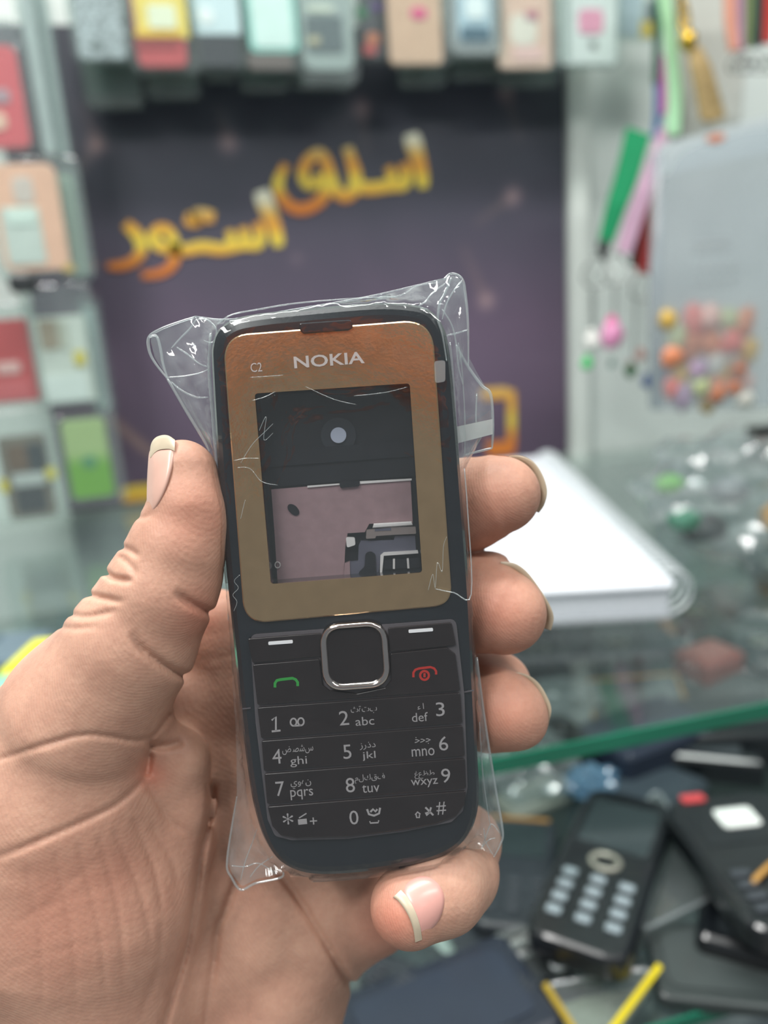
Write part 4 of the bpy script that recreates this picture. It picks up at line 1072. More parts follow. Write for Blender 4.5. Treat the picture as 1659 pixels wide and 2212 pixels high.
# ---------------------------------------------------------------- glass counter
glass_m = film_mat('counter_glass', (.93, .97, .96), .012, .05, .02, hazecol=(.6, .75, .70))
edge_m = mat('green_glass_edge', (18, 112, 86), .25, 0, .5, var=.18, scale=14, coat=.5)
XL, XR = -.75, 1.05
ctr = empty('display_counter', (.15, .62, 0)); tag(ctr, 'glass display counter with green edged shelves full of phones', 'counter')
def cpart(name, b, m, parent=None, label=None):
    v, f = boxv(*b); off = Vector((.15, .62, 0)); o = mesh_obj(name, [Vector(p) - off for p in v], f, m, parent or ctr)
    if label: o['label'] = label
    return o
YE = .32; YE2 = .256
gt = cpart('glass_top', (XL, XR, YE + .001, YW - .006, ZT - .008, ZT), glass_m, label='clear glass top')
cpart('green_edge', (XL, XR, YE - .0005, YE + .001, ZT - .0085, ZT + .0003), edge_m, gt)
gs = cpart('glass_shelf', (XL, XR, YE2 + .001, YW - .03, ZS - .006, ZS), glass_m, label='clear glass shelf')
cpart('green_edge', (XL, XR, YE2 - .0005, YE2 + .001, ZS - .0063, ZS + .0003), edge_m, gs)
cpart('deck', (XL, XR, .12, YW - .03, .76, .80), mat('deck_board', (64, 72, 74), .5, var=.1, scale=12))
cpart('base_cabinet', (XL, XR, .14, YW - .03, .0, .76), mat('cabinet', (170, 176, 176), .5, var=.05, scale=6))
cpart('back_panel', (XL, XR, YW - .03, YW - .012, .80, ZT - .009), mat('back_panel', (200, 208, 206), .5, var=.08, scale=7))
cpart('side_panel', (XL, XL + .012, .26, YW - .03, .80, ZT - .009), mat('side_panel', (190, 196, 194), .5, var=.04, scale=6)); cpart('side_panel', (XR - .012, XR, .26, YW - .03, .80, ZT - .009), MATS['side_panel'])

# ---------------------------------------------------------------- straps, rings and charms hanging on the right
def pY(x, y, Y): p = onY(x, y, Y); return Vector((p.x, Y, p.z))
def strap(name, label, pts, Y, m, th=.0025, group=None, thick_taper=None, clasp=None, ring=None, chain=None):
    """flat webbing strap; pts: (px, py, width px)"""
    P = [pY(x, y, Y) for x, y, w in pts]; org = P[-1]
    e = empty(name, org); tag(e, label, 'strap', group)
    sc = abs(onY(900, 500, Y).x - onY(1000, 500, Y).x) / 100
    C_ = catmull([Vector((p.x - org.x, p.z - org.z, 0)) for p in P], 6, False); n = len(C_)
    ws = []
    for i in range(n):
        s = i / (n - 1) * (len(pts) - 1); k = min(int(s), len(pts) - 2); ws.append((pts[k][2] + (pts[k + 1][2] - pts[k][2]) * (s - k)) * sc)
    for q in (0, 1):                                    # front and back run of the folded loop
        v, f = ribbon([(c.x + .004 * q, c.y) for c in C_], ws, 0, th)
        mesh_obj('webbing', [(p[0], -p[2] + .006 * q, p[1]) for p in v], f, m, e)
    if clasp:
        p = pY(clasp[0], clasp[1], Y) - org; r = clasp[2] * sc
        v, f = tube([(p.x, -.002, p.z + r * 1.3), (p.x, -.002, p.z + r * .3), (p.x, -.002, p.z - r), (p.x, -.002, p.z - r * 1.6)], [r * .9, r, r * .6, r * .25], 8); mesh_obj('clasp', v, f, mat('clasp_dark', (66, 70, 70), .3, .6), e, True)
    for rg in (ring or []):
        p = pY(rg[0], rg[1], Y) - org; r = rg[2] * sc
        v, f = tube([(p.x + r * math.cos(a), -.003 + .3 * r * math.sin(2 * a), p.z + r * math.sin(a)) for a in [k * math.pi / 10 for k in range(20)]], .0014, 6, True)
        mesh_obj('key_ring', v, f, mat('ring_steel', (170, 176, 172), .2, .9), e, True)
    for cn in (chain or []):
        a, b = pY(cn[0], cn[1], Y) - org, pY(cn[2], cn[3], Y) - org; parts = []; N = 9
        for k in range(N):
            c = a.lerp(b, (k + .5) / N); h = (a - b).length / N * .62
            parts.append(tube([(c.x + (.0016 * math.cos(t) if k % 2 else 0), -.003 + (0 if k % 2 else .0016 * math.cos(t)), c.z + h * math.sin(t)) for t in [q * math.pi / 4 for q in range(8)]], .0006, 4, True))
        v, f = merge(parts); mesh_obj('chain', v, f, MATS['ring_steel'], e)
    return e
GS = 'straps on the right'
YS = .87
strap('strap', 'bright green folded strap with dark clasp and key ring', [(1378, 284, 58), (1352, 380, 52), (1328, 450, 44), (1306, 524, 32)], YS, col_m((20, 150, 96), .6), group=GS, clasp=(1302, 540, 14), ring=[(1286, 588, 32)], chain=[(1278, 620, 1280, 712)])
strap('strap', 'pale pink strap hanging in front of the green one', [(1434, 280, 22), (1402, 380, 34), (1372, 460, 38), (1345, 545, 36)], YS - .012, col_m((212, 172, 196), .6), group=GS, ring=[(1328, 582, 32)], chain=[(1326, 612, 1324, 690)])
strap('strap', 'dark red strap hanging beside the clear bag', [(1418, 360, 18), (1404, 440, 34), (1396, 520, 36), (1386, 592, 26)], YS + .012, col_m((164, 50, 48), .6), group=GS, ring=[(1388, 618, 30)], chain=[(1372, 640, 1366, 770)])
strap('strap', 'narrow dark green strap between the pink and red ones', [(1398, 420, 12), (1380, 500, 18), (1366, 576, 16)], YS + .024, col_m((36, 62, 50), .6), group=GS)
strap('strap', 'dark green strap hanging high beside the white bag', [(1420, -40, 18), (1418, 80, 16), (1416, 182, 14)], YS, col_m((40, 92, 74), .6), group=GS)
strap('strap', 'blue strap hanging left of the pink and mint ones', [(1420, 176, 18), (1420, 240, 18), (1414, 300, 16)], YS, col_m((84, 122, 170), .6), group=GS)
strap('strap', 'short bright pink strap beside the blue one', [(1436, 120, 14), (1434, 180, 16), (1432, 246, 12)], YS - .01, col_m((224, 136, 196), .6), group=GS)
strap('strap', 'mint green strap hanging just above the zip bag', [(1430, -40, 30), (1446, 90, 26), (1456, 200, 32), (1452, 290, 28)], YS - .02, col_m((176, 228, 182), .6), group=GS)
YR = .80
for (pts, c, lb) in (([(1574, -60, 24), (1576, 40, 26), (1584, 108, 20)], (220, 156, 134), 'salmon strap, leftmost of the top right bunch'), ([(1598, -60, 16), (1598, 40, 16), (1600, 106, 14)], (172, 136, 160), 'mauve strap in the top right bunch'),
                     ([(1618, -60, 20), (1616, 30, 22), (1612, 100, 18)], (110, 128, 82), 'olive strap in the top right bunch'), ([(1640, -60, 20), (1636, 30, 20), (1634, 100, 18)], (36, 58, 58), 'dark teal strap in the top right bunch'),
                     ([(1664, -60, 24), (1660, 30, 24), (1656, 92, 20)], (196, 54, 46), 'red strap in the top right corner')):
    strap('strap', lb, pts, YR, col_m(c, .6), group='straps in the top right corner', ring=[(pts[-1][0], 140, 16)])
def lathe(prof, seg=14):
    V = []; Fc = []; n = len(prof)
    for r, z in prof:
        for k in range(seg): a = 2 * math.pi * k / seg; V.append((r * math.cos(a), r * math.sin(a), z))
    for i in range(n - 1):
        for k in range(seg): Fc.append((i * seg + k, i * seg + (k + 1) % seg, (i + 1) * seg + (k + 1) % seg, (i + 1) * seg + k))
    Fc += [tuple(range(seg - 1, -1, -1)), tuple(range((n - 1) * seg, n * seg))]
    return V, Fc
def blob(r, seed, sy=1.0, sz=1.0, bump_=.25, sub=2):
    bm = bmesh.new(); bmesh.ops.create_icosphere(bm, subdivisions=sub, radius=1.0)
    for v in bm.verts:
        k = 1 + bump_ * noise.noise(v.co * 1.6 + Vector((seed * 3.1, seed, 0)))
        v.co = Vector((v.co.x * r * k, v.co.y * r * k * sy, v.co.z * r * k * sz))
    V = [tuple(v.co) for v in bm.verts]; Fc = [tuple(q.index for q in f.verts) for f in bm.faces]; bm.free(); return V, Fc
def charm(label, px, py, r, Y, c, seed, cap=None, sz=1.1):
    p = pY(px, py, Y); sc = abs(onY(900, 500, Y).x - onY(1000, 500, Y).x) / 100
    e = empty('charm', p); tag(e, label, 'charm', 'charms on the key rings')
    v, f = blob(r * sc, seed, .7, sz, .3); mesh_obj('figure', v, f, col_m(c), e, True)
    v, f = blob(r * sc * .55, seed + 1, .8, 1, .1); mesh_obj('head', [(a, b, d + r * sc * sz * .95) for a, b, d in v], f, col_m(cap or c), e, True)
    return e
charm('white ball charm dangling below the green strap', 1278, 738, 19, YS, (226, 228, 222), 1)
charm('small green cube charm under the white ball', 1268, 786, 13, YS - .004, (66, 196, 110), 2)
charm('pink bear charm dangling below the pink strap', 1322, 724, 26, YS - .012, (226, 152, 192), 3, (222, 110, 160), 1.25)
charm('dark green berry charm at the bottom of the chains', 1362, 800, 15, YS + .012, (34, 104, 54), 4, (150, 110, 104))
charm('blue charm half hidden behind the zip bag', 1398, 826, 14, YS + .02, (58, 92, 150), 5)
charm('tiny teal charm below the pink bear', 1322, 786, 8, YS + .004, (110, 150, 140), 6)
charm('dusty rose charm beside the dark green berry', 1384, 768, 12, YS + .004, (176, 136, 128), 7)
# white paper bag with a gold tassel
Yb = .86
poly = [pY(x, y, Yb) for x, y in ((1462, -120), (1640, -120), (1604, 262), (1560, 285), (1470, 300))]
o = slab('paper_bag', [(p.x, p.z) for p in poly], Yb, .02, mat('matt_white_bag', (196, 200, 192), .6, var=.05, scale=20), None, .004); tag(o, 'plain off-white bag hanging behind the gold tassel', 'bag')
org = pY(1545, 262, Yb - .03); ts = empty('tassel', org); tag(ts, 'gold chain with a long tan tassel over the white bag', 'tassel')
parts = []
for k, (x0, w) in enumerate(((1508, 0), (1516, 6), (1524, 12), (1532, 18), (1540, 24), (1548, 30))):
    pts = [pY(1492 + 3 * k, 104, Yb - .03), pY(1500 + 6 * k, 150, Yb - .032), pY(1512 + 7 * k, 210, Yb - .03), pY(1520 + 8 * k, 264 - abs(k - 2) * 3, Yb - .028)]
    parts.append(tube([p - org for p in pts], .0042, 6))
v, f = merge(parts); mesh_obj('strands', v, f, mat('tan_thread', (184, 160, 112), .6, var=.25, scale=300, bump=.6, bscale=600), ts)
mg = mat('gold_metal', (212, 178, 70), .22, .85)
v, f = lathe([(.004, -.010), (.009, -.004), (.009, .004), (.004, .010)]); p = pY(1487, 88, Yb - .03) - org; mesh_obj('gold_cap', [(a + p.x, b + p.y, c + p.z) for a, b, c in v], f, mg, ts, True)
parts = []
for k in range(8):
    c = pY(1468 + 2 * k, -20 + 13 * k, Yb - .03) - org
    parts.append(tube([(c.x + .005 * math.cos(a), c.y + .003 * math.sin(a + k), c.z + .007 * math.sin(a)) for a in [q * math.pi / 5 for q in range(10)]], .0015, 5, True))
v, f = merge(parts); mesh_obj('gold_chain', v, f, mg, ts, True)
# ---------------------------------------------------------------- clear zip bag with charms inside
YZ = .80
def zsheet(y_off, seed):
    V = []; Fc = []; NX, NZ = 26, 40
    A, B, C_, D_ = pY(1422, 316, YZ), pY(1730, 236, YZ), pY(1408, 886, YZ), pY(1722, 880, YZ)
    for j in range(NZ + 1):
        for i in range(NX + 1):
            s, t = i / NX, j / NZ; p = A.lerp(B, s).lerp(C_.lerp(D_, s), t)
            puff = math.sin(math.pi * s) ** .5 * math.sin(math.pi * t) ** .6
            V.append(Vector((p.x, YZ + y_off * (.002 + (.010 + .008 * max(0, t - .55)) * puff) + .0025 * noise.noise(Vector((s * 5, t * 8, seed))) * puff, p.z)))
    for j in range(NZ):
        for i in range(NX): a = j * (NX + 1) + i; Fc.append((a, a + 1, a + NX + 2, a + NX + 1))
    return V, Fc
zorg = pY(1560, 880, YZ); zb = empty('zip_bag', zorg); tag(zb, 'large frosted clear zip bag of colourful charms hanging at right', 'plastic bag')
zm = film_mat('frosted_bag', (.90, .93, .95), .32, .05, .25, bump=.3, bscale=25, hazecol=(.74, .79, .82))
for yo, sd in ((-1, 3), (1, 8)):
    v, f = zsheet(yo, sd); mesh_obj('bag_film', [p - zorg for p in v], f, zm, zb, True)
hd = [pY(x, y, YZ - .003) for x, y in ((1422, 314), (1560, 276), (1730, 232), (1730, 318), (1560, 350), (1420, 382))]
slab('header_fold', [(p.x, p.z) for p in hd], YZ - .004, .0012, film_mat('white_header', (.95, .97, .97), .62, .05, .3, hazecol=(.86, .92, .93)), zb, org=zorg)
slab('hang_hole', [(p.x, p.z) for p in [pY(1540 + 20 * math.cos(a), 300 + 9 * math.sin(a) - 3 * math.cos(a), YZ) for a in [k * math.pi / 8 for k in range(16)]]], YZ - .0052, .001, col_m((204, 128, 96)), zb, org=zorg)
sl = [pY(x, y, YZ - .004) for x, y in ((1404, 640), (1430, 400), (1434, 400), (1440, 870), (1404, 888))]
v, f = tube([pY(1421, 330, YZ) - zorg, pY(1415, 600, YZ) - zorg, pY(1416, 880, YZ) - zorg], .007, 8); mesh_obj('rolled_edge', v, f, zm, zb, True)
for (x0, x1, y) in ((1500, 1580, 524), (1500, 1570, 540), (1508, 1600, 582), (1505, 1600, 610)):
    pts = [pY(x0 + (x1 - x0) * k / 10, y - (x1 - x0) * k / 10 * .04 + (3 if k % 2 else -3), YZ - .0145) for k in range(11)]
    v, f = ribbon([(p.x, p.z) for p in pts], .0018, 0, .0003); mesh_obj('faint_print', [(p[0] - zorg.x, YZ - .0145 - p[2] - zorg.y, p[1] - zorg.z) for p in v], f, mat('faint_print', (156, 162, 164), .6), zb)
pal = [((222, 140, 100), 'orange'), ((232, 120, 110), 'coral red'), ((196, 120, 84), 'brown'), ((214, 176, 84), 'mustard'), ((232, 202, 100), 'yellow'), ((190, 200, 150), 'pale green'), ((236, 190, 176), 'light pink'), ((190, 160, 190), 'lilac'), ((206, 206, 196), 'off-white'), ((120, 150, 170), 'blue grey')]
cps = [(1442, 690, 20, 3), (1462, 728, 18, 5), (1500, 692, 22, 1), (1536, 684, 22, 6), (1572, 690, 20, 5), (1604, 700, 22, 0), (1452, 770, 22, 0), (1494, 750, 22, 2), (1536, 740, 22, 0), (1580, 742, 22, 1), (1616, 760, 20, 3), (1470, 808, 20, 3), (1508, 796, 20, 7),
       (1546, 788, 20, 8), (1562, 800, 16, 4), (1596, 796, 20, 2), (1450, 836, 16, 1), (1474, 850, 22, 7), (1512, 836, 20, 5), (1546, 844, 24, 0), (1528, 866, 16, 3), (1584, 836, 18, 2), (1612, 826, 16, 6), (1440, 806, 12, 9), (1610, 862, 18, 8)]
seen = {}
for i, (x, y, r, ci) in enumerate(cps):
    p = pY(x, y, YZ - .001 + .003 * ((i * 7) % 3 - 1)); sc = abs(onY(900, 500, YZ).x - onY(1000, 500, YZ).x) / 100
    v, f = blob(r * sc * 1.35, i + 20, .45, .9 + .2 * (i % 3), .55)
    o = mesh_obj('rubber_charm', v, f, col_m(pal[ci][0]), None, True); o.location = p
    nearby = ['in the top layer', 'in the middle layer', 'at the bottom'][0 if y < 715 else 1 if y < 812 else 2]
    side = 'near the left seam' if x < 1480 else 'in the centre' if x < 1565 else 'towards the right'
    tag(o, '%s rubber charm %s of the zip bag, %s' % (pal[ci][1], nearby, side), 'charm', 'charms in the zip bag')
# ---------------------------------------------------------------- things on the glass top
nb0 = [onZ(x, y, ZT + .026) for x, y in ((1180, 984), (1462, 1262), (1040, 1286), (905, 1010))]
norg = Vector((sum(p.x for p in nb0) / 4, sum(p.y for p in nb0) / 4, ZT + .0005))
nb = empty('notebook', norg); tag(nb, 'thick white spiral notebook lying on the glass counter', 'notebook')
def quad_prism(name, pts, z0, z1, m, parent, org, bev=.0, r=0, label=None):
    P = [(p.x - org.x, p.y - org.y) for p in pts]
    if r: P = round_poly(P, r, 4)
    v, f = prism(P, z0 - org.z, z1 - org.z, bev); o = mesh_obj(name, v, f, m, parent)
    if label: o['label'] = label
    return o
m_paper = mat('paper', (228, 233, 240), .6, var=.02, scale=30)
quad_prism('cover', nb0, ZT + .0005, ZT + .004, mat('grey_cover', (150, 156, 160), .5), nb, norg, .0005, .006)
quad_prism('page_block', [p.lerp(norg, .02) for p in nb0], ZT + .004, ZT + .0235, mat('page_edges', (206, 212, 218), .7, var=.12, scale=500), nb, norg, .001, .006)
quad_prism('top_sheet', nb0, ZT + .0236, ZT + .026, m_paper, nb, norg, .0006, .006, 'white top page')
e0, e1 = nb0[0], nb0[1]
N = 46
for k in range(N):
    c = e0.lerp(e1, (k + .8) / (N + .6)); dr = (nb0[3] - nb0[0]).normalized()
    rr_ = .0155
    pts = [Vector((c.x, c.y, ZT + .0175)) - norg + dr * (rr_ * math.cos(a) + .001) + Vector((0, 0, rr_ * math.sin(a))) for a in [q * math.pi / 7 for q in range(14)]]
    v, f = tube(pts, .0011, 5, True); mesh_obj('spiral_ring', v, f, mat('ring_white', (216, 224, 226), .3, .3), nb, True)
def crumple(r, seed, sx, sy, sz, amp=.35, sub=4):
    bm = bmesh.new(); bmesh.ops.create_icosphere(bm, subdivisions=sub, radius=1.0)
    for v in bm.verts:
        q = v.co * 1.9 + Vector((seed * 2.3, seed, 1)); k = 1 + amp * (abs(noise.noise(q)) * 1.6 - .5) + amp * .5 * abs(noise.noise(q * 2.7))
        v.co = Vector((v.co.x * r * k * sx, v.co.y * r * k * sy, max(-.97, v.co.z * k) * r * sz))
    V = [tuple(v.co) for v in bm.verts]; Fc = [tuple(q.index for q in f.verts) for f in bm.faces]; bm.free(); return V, Fc
bagm = film_mat('crumpled_bag', (.86, .90, .90), .10, .10, .14, bump=.5, bscale=40)
def crumpled(name, label, px, py, z, r, seed, sx=1, sy=1, sz=.6, m=None, inside=(), cat='plastic bag'):
    p = onZ(px, py, z); e = empty(name, (p.x, p.y, z)); tag(e, label, cat)
    v, f = crumple(r, seed, sx, sy, sz); zm_ = min(q[2] for q in v)
    mesh_obj('film', [(a, b, c - zm_ + .001) for a, b, c in v], f, m or bagm, e, False)
    for k, (dx, dy, dz, rr2, c) in enumerate(inside):
        v, f = blob(rr2, seed + k * 3, .8, .6, .3); mesh_obj('content', [(a + dx, b + dy, q + dz) for a, b, q in v], f, col_m(c), e, True)
    return e
crumpled('clear_bag', 'crumpled clear plastic bag with green and orange bits on the glass', 1585, 1180, ZT, .078, 4, 1.15, .95, .62, inside=((-.045, .03, .055, .014, (110, 180, 80)), (-.05, .0, .03, .016, (44, 130, 96)), (.03, -.03, .03, .026, (216, 166, 104)), (.055, -.05, .035, .022, (206, 150, 90)), (-.03, .0, .02, .02, (60, 64, 66)), (0.02, .035, .04, .02, (130, 136, 140))))
p = onY(1648, 955, .93); o = slab('holder', rrect(p.x - .014, ZT + .001, p.x + .06, ZT + .022, .004), .92, .03, col_m((18, 22, 22)), None, .003); tag(o, 'black holder foot on the glass beside the right edge', 'holder')
def soft_box(name, label, px, py, z, sx, sy, sz, yaw, m, cat, parts=()):
    p = onZ(px, py, z); e = empty(name, (p.x, p.y, z + .0005), (0, 0, math.radians(yaw))); tag(e, label, cat)
    v, f = prism(rrect(-sx / 2, -sy / 2, sx / 2, sy / 2, min(sx, sy) * .12, 4), 0, sz, min(sz * .3, .004)); mesh_obj('body', v, f, m, e)
    for (nm, x0, y0, x1, y1, c) in parts:
        v, f = prism(rrect(x0, y0, x1, y1, min(x1 - x0, y1 - y0) * .15, 3), sz - .0002, sz + .0008); mesh_obj(nm, v, f, col_m(c), e)
    return e
soft_box('box', 'bright yellow box on the glass left of the wrist', 92, 1470, ZT, .030, .050, .02, -14, col_m((226, 226, 40)), 'box', (('lid_panel', -.01, -.02, .01, .02, (232, 232, 60)),))
soft_box('box', 'mint green box on the glass at the left edge', -70, 1570, ZT, .07, .05, .018, 10, col_m((130, 214, 170)), 'box', (('lid_panel', -.03, -.015, .03, .015, (140, 220, 180)),))
soft_box('box', 'slate grey flat box behind the yellow box', -10, 1430, ZT, .07, .05, .012, -14, col_m((96, 116, 128)), 'box', (('lid_panel', -.03, -.02, .0, .02, (70, 92, 104)),))

# ---------------------------------------------------------------- phones and packs on the lower shelf
blk = mat('black_plastic', (20, 24, 28), .28, 0, .5, var=.2, scale=40, coat=.4)
blk2 = mat('charcoal_plastic', (44, 50, 56), .35, 0, .5, var=.15, scale=40, coat=.3)
scr = mat('dark_screen', (52, 62, 64), .12, 0, .6, coat=.6)
keyw = mat('pale_keys', (140, 154, 160), .4)
keyd = mat('dark_keys', (60, 66, 72), .35)
def bar_phone(label, a, b, z, w, th=.013, body=None, keys=None, screen=None, tilt=0, group='keypad phones on the lower shelf', nav=True, top=None):
    """keypad phone lying with its top at pixel a and its foot at pixel b"""
    A, B = onZ(*a, z + th), onZ(*b, z + th); c = (A + B) / 2; L_ = (A - B).length; yaw = math.atan2((A - B).y, (A - B).x) - math.pi / 2
    e = empty('bar_phone', (c.x, c.y, z + .0005), (math.radians(tilt), 0, yaw)); tag(e, label, 'phone', group)
    P = round_poly([(-w / 2, -L_ / 2), (w / 2, -L_ / 2), (w / 2, L_ / 2), (-w / 2, L_ / 2)], w * .22, 5)
    v, f = prism(P, 0, th, .003); mesh_obj('body', v, f, body or blk, e)
    v, f = prism(rrect(-w * .38, L_ * .08, w * .38, L_ * .40, .002), th - .0003, th + .0004); mesh_obj('screen', v, f, screen or scr, e)
    if top:
        v, f = prism(rrect(-w * .42, L_ * .43, w * .42, L_ * .465, .001), th - .0003, th + .0005); mesh_obj('top_band', v, f, top, e)
    if nav:
        v, f = tube([(w * .15 * math.cos(q), -L_ * .015 + w * .12 * math.sin(q), th + .0006) for q in [k * math.pi / 8 for k in range(16)]], .0016, 6, True); mesh_obj('navigation_ring', v, f, mat('ring_beige', (168, 168, 156), .3, .4), e, True)
    kv, kf = prism(rrect(-w * .075, -L_ * .021, w * .075, L_ * .021, .0012), th - .0004, th + .0016, .0005)
    kmesh = None
    for r in range(4):
        for q in range(3):
            if kmesh is None:
                k = mesh_obj('key', kv, kf, keys or keyw, e); kmesh = k.data
            else:
                k = bpy.data.objects.new('key', kmesh); COL.objects.link(k); k.parent = e
            k.location = ((q - 1) * w * .29, -L_ * (.13 + r * .075), 0)
    return e
def clear_tray(label, pts, z0, z1, cat='plastic box', m=None, edge=None, inner=None):
    P = [onZ(x, y, z1) for x, y in pts]; org = Vector((sum(p.x for p in P) / len(P), sum(p.y for p in P) / len(P), z0))
    e = empty('clear_box', org); tag(e, label, cat)
    quad_prism('shell', P, z0 + .0006, z1, m or film_mat('tray', (.82, .87, .86), .10, .09, .06, bump=.35, bscale=50), e, org, .002, .004)
    R = round_poly([(p.x - org.x, p.y - org.y) for p in P], .004, 4)
    for zz in (z1 - org.z,):
        v, f = tube([(x, y, zz) for x, y in R], .0011, 5, True); mesh_obj('rim', v, f, edge or film_mat('tray_rim', (.85, .9, .9), .35, .25, .08), e, True)
    if inner: quad_prism('card', [org + (p - org) * .9 for p in P], z0 + .002, z0 + .003, inner, e, org)
    return e
Z2 = ZS
clear_tray('clear box with bright rims under the black keypad phone', [(1185, 2105), (1205, 1985), (1420, 1700), (1545, 1935)], Z2, Z2 + .016)
bar_phone('black keypad phone with pale keys lying on the clear box', (1366, 1716), (1236, 2048), Z2 + .018, .052, keys=keyw)
bar_phone('dark phone with an orange top edge left of the clear box', (1122, 1760), (1104, 2006), Z2, .046, keys=keyd, top=col_m((150, 112, 62)), body=blk2, nav=False)
# stack of black phones held by a rubber band, right
for k, (dz, lb) in enumerate(((0, 'lowest black phone of the banded stack at right'), (.0145, 'middle black phone of the banded stack at right'), (.029, 'top black phone of the banded stack with a white sticker'))):
    e = bar_phone(lb, (1530 + 6 * k, 1722 - 4 * k), (1770 + 6 * k, 2015 - 4 * k), Z2 + dz, .068, keys=keyd, nav=False, group='banded stack of black phones', screen=blk)
    if k == 2:
        topp = e
v, f = prism(rrect(-.010, .02, .012, .036, .003), .0132, .0142); mesh_obj('sticker', v, f, col_m((226, 232, 228)), topp)['label'] = 'white paper sticker'
v, f = prism(rrect(-.022, .045, -.008, .052, .002), .0132, .0142); mesh_obj('sticker', v, f, col_m((196, 70, 74)), topp)['label'] = 'small red sticker'
pA, pB, pC, pD = onZ(1652, 1862, Z2 + .0435), onZ(1612, 1912, Z2 + .0435), onZ(1600, 2020, Z2 + .004), onZ(1750, 1760, Z2 + .004)
v, f = tube([onZ(1602, 2035, Z2 + .006), onZ(1606, 1985, Z2 + .022), onZ(1616, 1925, Z2 + .040), onZ(1632, 1898, Z2 + .0452), onZ(1660, 1872, Z2 + .0455), onZ(1760, 1800, Z2 + .0455)], .0016, 6)
o = mesh_obj('rubber_band', v, f, col_m((176, 132, 62), .6), None, True); tag(o, 'tan rubber band round the black phone stack', 'rubber band')
yb = clear_tray('clear wedge box with yellow side strips at the bottom edge', [(1178, 2128), (1262, 2262), (1296, 2262), (1424, 2088)], Z2, Z2 + .012, inner=col_m((134, 142, 128)))
for a, b, c in (((1178, 2128), (1262, 2258), (176, 150, 50)), ((1424, 2088), (1296, 2258), (226, 206, 40))):
    v, f = tube([onZ(*a, Z2 + .0132) - yb.location, onZ(*b, Z2 + .0132) - yb.location], .0018, 6); mesh_obj('yellow_strip', v, f, col_m(c), yb)
soft_box('pouch', 'dark navy pouch below the green glass edge', 1395, 1640, Z2, .085, .055, .03, 12, col_m((30, 40, 58), .6), 'pouch', (('flap', -.035, -.02, .035, .0, (36, 48, 66)),))
crumpled('blue_wrap', 'small crumpled blue wrapper above the black phone', 1276, 1722, Z2, .014, 9, 1.2, 1, .8, film_mat('blue_film', (.5, .68, .8), .5, .12, .1, hazecol=(.28, .5, .7)), cat='wrapper')
crumpled('clear_bag', 'crumpled clear bag behind the wrapped phone, below the glass edge', 1128, 1690, Z2, .03, 12, 1.1, 1.2, .6)
crumpled('clear_bag', 'crumpled white plastic wrap seen under the glass edge', 1215, 1562, Z2, .026, 15, 1.2, .8, .7, film_mat('whitish', (.9, .93, .93), .42, .15, .1))
# coil of black cable
p = onZ(1222, 1650, Z2); e = empty('cable_coil', (p.x, p.y, Z2)); tag(e, 'coiled black cable beside the navy pouch', 'cable')
for k in range(4):
    v, f = tube([(.017 * math.cos(a), .024 * math.sin(a), .004 + .006 * k + .001 * math.sin(3 * a + k)) for a in [q * math.pi / 12 for q in range(24)]], .0029, 7, True); mesh_obj('cable_turn', v, f, blk, e, True)
v, f = tube([(.017, 0, .004), (.03, .02, .003), (.05, .02, .003)], .0027, 7); mesh_obj('cable_end', v, f, blk, e, True)
# small steel connectors
for x, y, lb in ((1120, 2040, 'bright steel connector below the dark phone'), (1106, 2082, 'bright steel connector nearest the pinky finger')):
    soft_box('connector', lb, x, y, Z2 + .004, .024, .009, .008, 6, mat('bright_steel2', (218, 224, 222), .2, .8), 'connector', (('slot', -.009, -.002, .009, .002, (90, 96, 96)),))
soft_box('box', 'dark grey flat case under the steel connectors', 1105, 2075, Z2, .05, .07, .004, 4, blk2, 'case', (('plate', -.02, -.02, .02, .0, (70, 76, 78)),))
soft_box('box', 'dark blue box at the bottom edge beside the palm', 960, 2230, Z2, .10, .06, .014, 8, col_m((28, 36, 50), .4), 'box', (('lid_panel', -.04, -.02, .04, .02, (34, 44, 60)),))
clear_tray('clear box with a long grey rim between palm and connectors', [(745, 2175), (1010, 2085), (1030, 2130), (770, 2230)], Z2, Z2 + .008)
bar_phone('charcoal phone lying between the palm and the clear box', (930, 2040), (850, 2160), Z2, .05, body=blk2, keys=keyd, nav=False)
soft_box('box', 'black accessory box in the far right of the lower shelf', 1600, 1610, Z2, .11, .06, .026, -16, blk, 'box', (('lid_panel', -.045, -.02, .045, .02, (34, 40, 44)),))
soft_box('box', 'black accessory box behind the banded stack', 1530, 1660, Z2, .07, .035, .018, -30, blk, 'box', (('lid_panel', -.02, -.01, .02, .01, (60, 66, 70)),))
# seen through the glass top
bar_phone('black phone under the glass behind the ring finger', (1150, 1340), (1180, 1470), Z2, .055, keys=keyd)
bar_phone('charcoal phone under the notebook edge, seen through the glass', (1320, 1330), (1350, 1460), Z2, .055, body=blk2, keys=keyd)
bar_phone('black phone under the clear bag, seen through the glass', (1480, 1270), (1530, 1380), Z2, .055, keys=keyd)
soft_box('box', 'brick red box seen through the glass at right', 1530, 1450, Z2, .05, .04, .02, 14, col_m((158, 84, 78)), 'box', (('lid_panel', -.02, -.015, .02, .015, (170, 100, 92)),))
soft_box('box', 'tan card pack seen through the glass under the notebook', 1500, 1370, Z2, .06, .05, .012, -20, col_m((176, 130, 100)), 'box', (('lid_panel', -.025, -.02, .0, .02, (120, 96, 84)),))
clear_tray('clear box with an orange rim seen through the glass', [(1270, 1470), (1460, 1455), (1500, 1570), (1290, 1600)], Z2, Z2 + .014, edge=col_m((196, 140, 50)), inner=col_m((84, 92, 98)))
clear_tray('clear box under the glass right of the ring finger', [(1120, 1480), (1255, 1470), (1270, 1580), (1130, 1600)], Z2, Z2 + .012, inner=col_m((70, 84, 84)))
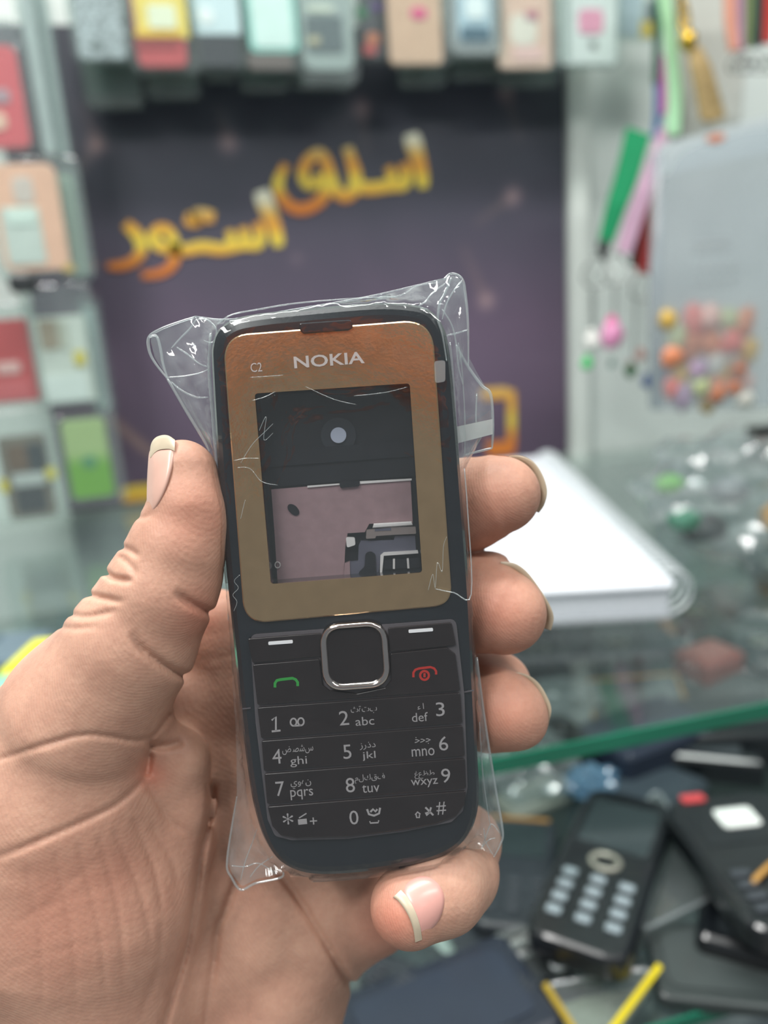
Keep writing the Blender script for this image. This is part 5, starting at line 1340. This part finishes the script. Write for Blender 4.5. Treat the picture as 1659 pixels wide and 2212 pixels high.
bar_phone('grey phone under the glass at the far right', (1600, 1340), (1690, 1440), Z2, .055, body=blk2, keys=keyd)
bar_phone('black phone farthest back under the glass', (1640, 1180), (1700, 1260), Z2, .06, keys=keyd)
soft_box('box', 'grey box under the glass left of the thumb', 60, 1440, Z2, .14, .10, .03, 8, col_m((86, 104, 106)), 'box', (('lid_panel', -.06, -.04, .0, .04, (120, 136, 134)),))
soft_box('box', 'pale grey box under the glass near the thumb knuckle', 240, 1230, Z2, .12, .14, .03, 4, col_m((150, 158, 156)), 'box', (('lid_panel', -.04, -.05, .04, .05, (206, 150, 146)),))
# deck below the shelf
soft_box('box', 'pale grey pack on the deck in the bottom right corner', 1560, 2200, .80, .14, .08, .05, 10, col_m((150, 160, 164)), 'box', (('lid_panel', -.05, -.03, .05, .03, (180, 190, 194)),))
soft_box('box', 'white pack on the deck beside the wrist', 760, 2290, .801, .16, .10, .05, 6, col_m((196, 204, 202)), 'box', (('lid_panel', -.05, -.03, .05, .03, (206, 214, 212)),))

soft_box('box', 'dark grey pack on the lower shelf right of the clear box', 1560, 2100, Z2, .07, .05, .006, -24, col_m((52, 60, 60)), 'box', (('lid_panel', -.028, -.018, .028, .018, (62, 70, 70)),))
soft_box('box', 'black tray of parts in the lower right corner', 1640, 2040, Z2, .06, .05, .016, -40, blk, 'box', (('lid_panel', -.02, -.018, .02, .018, (40, 46, 50)),))
soft_box('box', 'olive grey card between the blue wrapper and wrapped phone', 1150, 1730, Z2, .05, .03, .004, 14, col_m((110, 116, 108)), 'card', (('lid_panel', -.02, -.01, .02, .01, (132, 138, 132)),))
soft_box('box', 'dark blue grey case behind the phone with pale keys', 1400, 1740, Z2, .08, .05, .01, 30, col_m((48, 58, 66)), 'case', (('lid_panel', -.03, -.02, .03, .02, (56, 66, 74)),))
bar_phone('charcoal phone lying crosswise under the dark blue box', (1010, 2120), (1150, 2190), Z2 + .0, .045, body=blk2, keys=keyd, nav=False)
soft_box('box', 'grey green flat pack beside the palm at the bottom', 860, 2140, Z2, .06, .05, .005, 18, col_m((62, 74, 72)), 'box', (('lid_panel', -.02, -.018, .02, .018, (78, 90, 88)),))
for k, (x, y, c, yaw, lb) in enumerate(((1220, 1400, (58, 66, 72), 10, 'slate pack under the glass below the notebook corner'), (1420, 1400, (70, 78, 84), -12, 'grey pack under the glass below the spiral'),
        (1600, 1520, (60, 62, 64), 20, 'dark pack under the glass near the green edge'), (1400, 1540, (104, 108, 112), 4, 'pale grey pack under the glass near the green edge'), (1560, 1300, (96, 100, 100), 30, 'ash grey pack under the clear bag'), (1250, 1250, (150, 160, 156), 0, 'pale pack beneath the notebook, seen through glass'))):
    soft_box('box', lb, x, y, Z2, .07, .05, .008 + .001 * k, yaw, col_m(c), 'box', (('lid_panel', -.028, -.018, .028, .018, tuple(min(255, q + 14) for q in c)),))
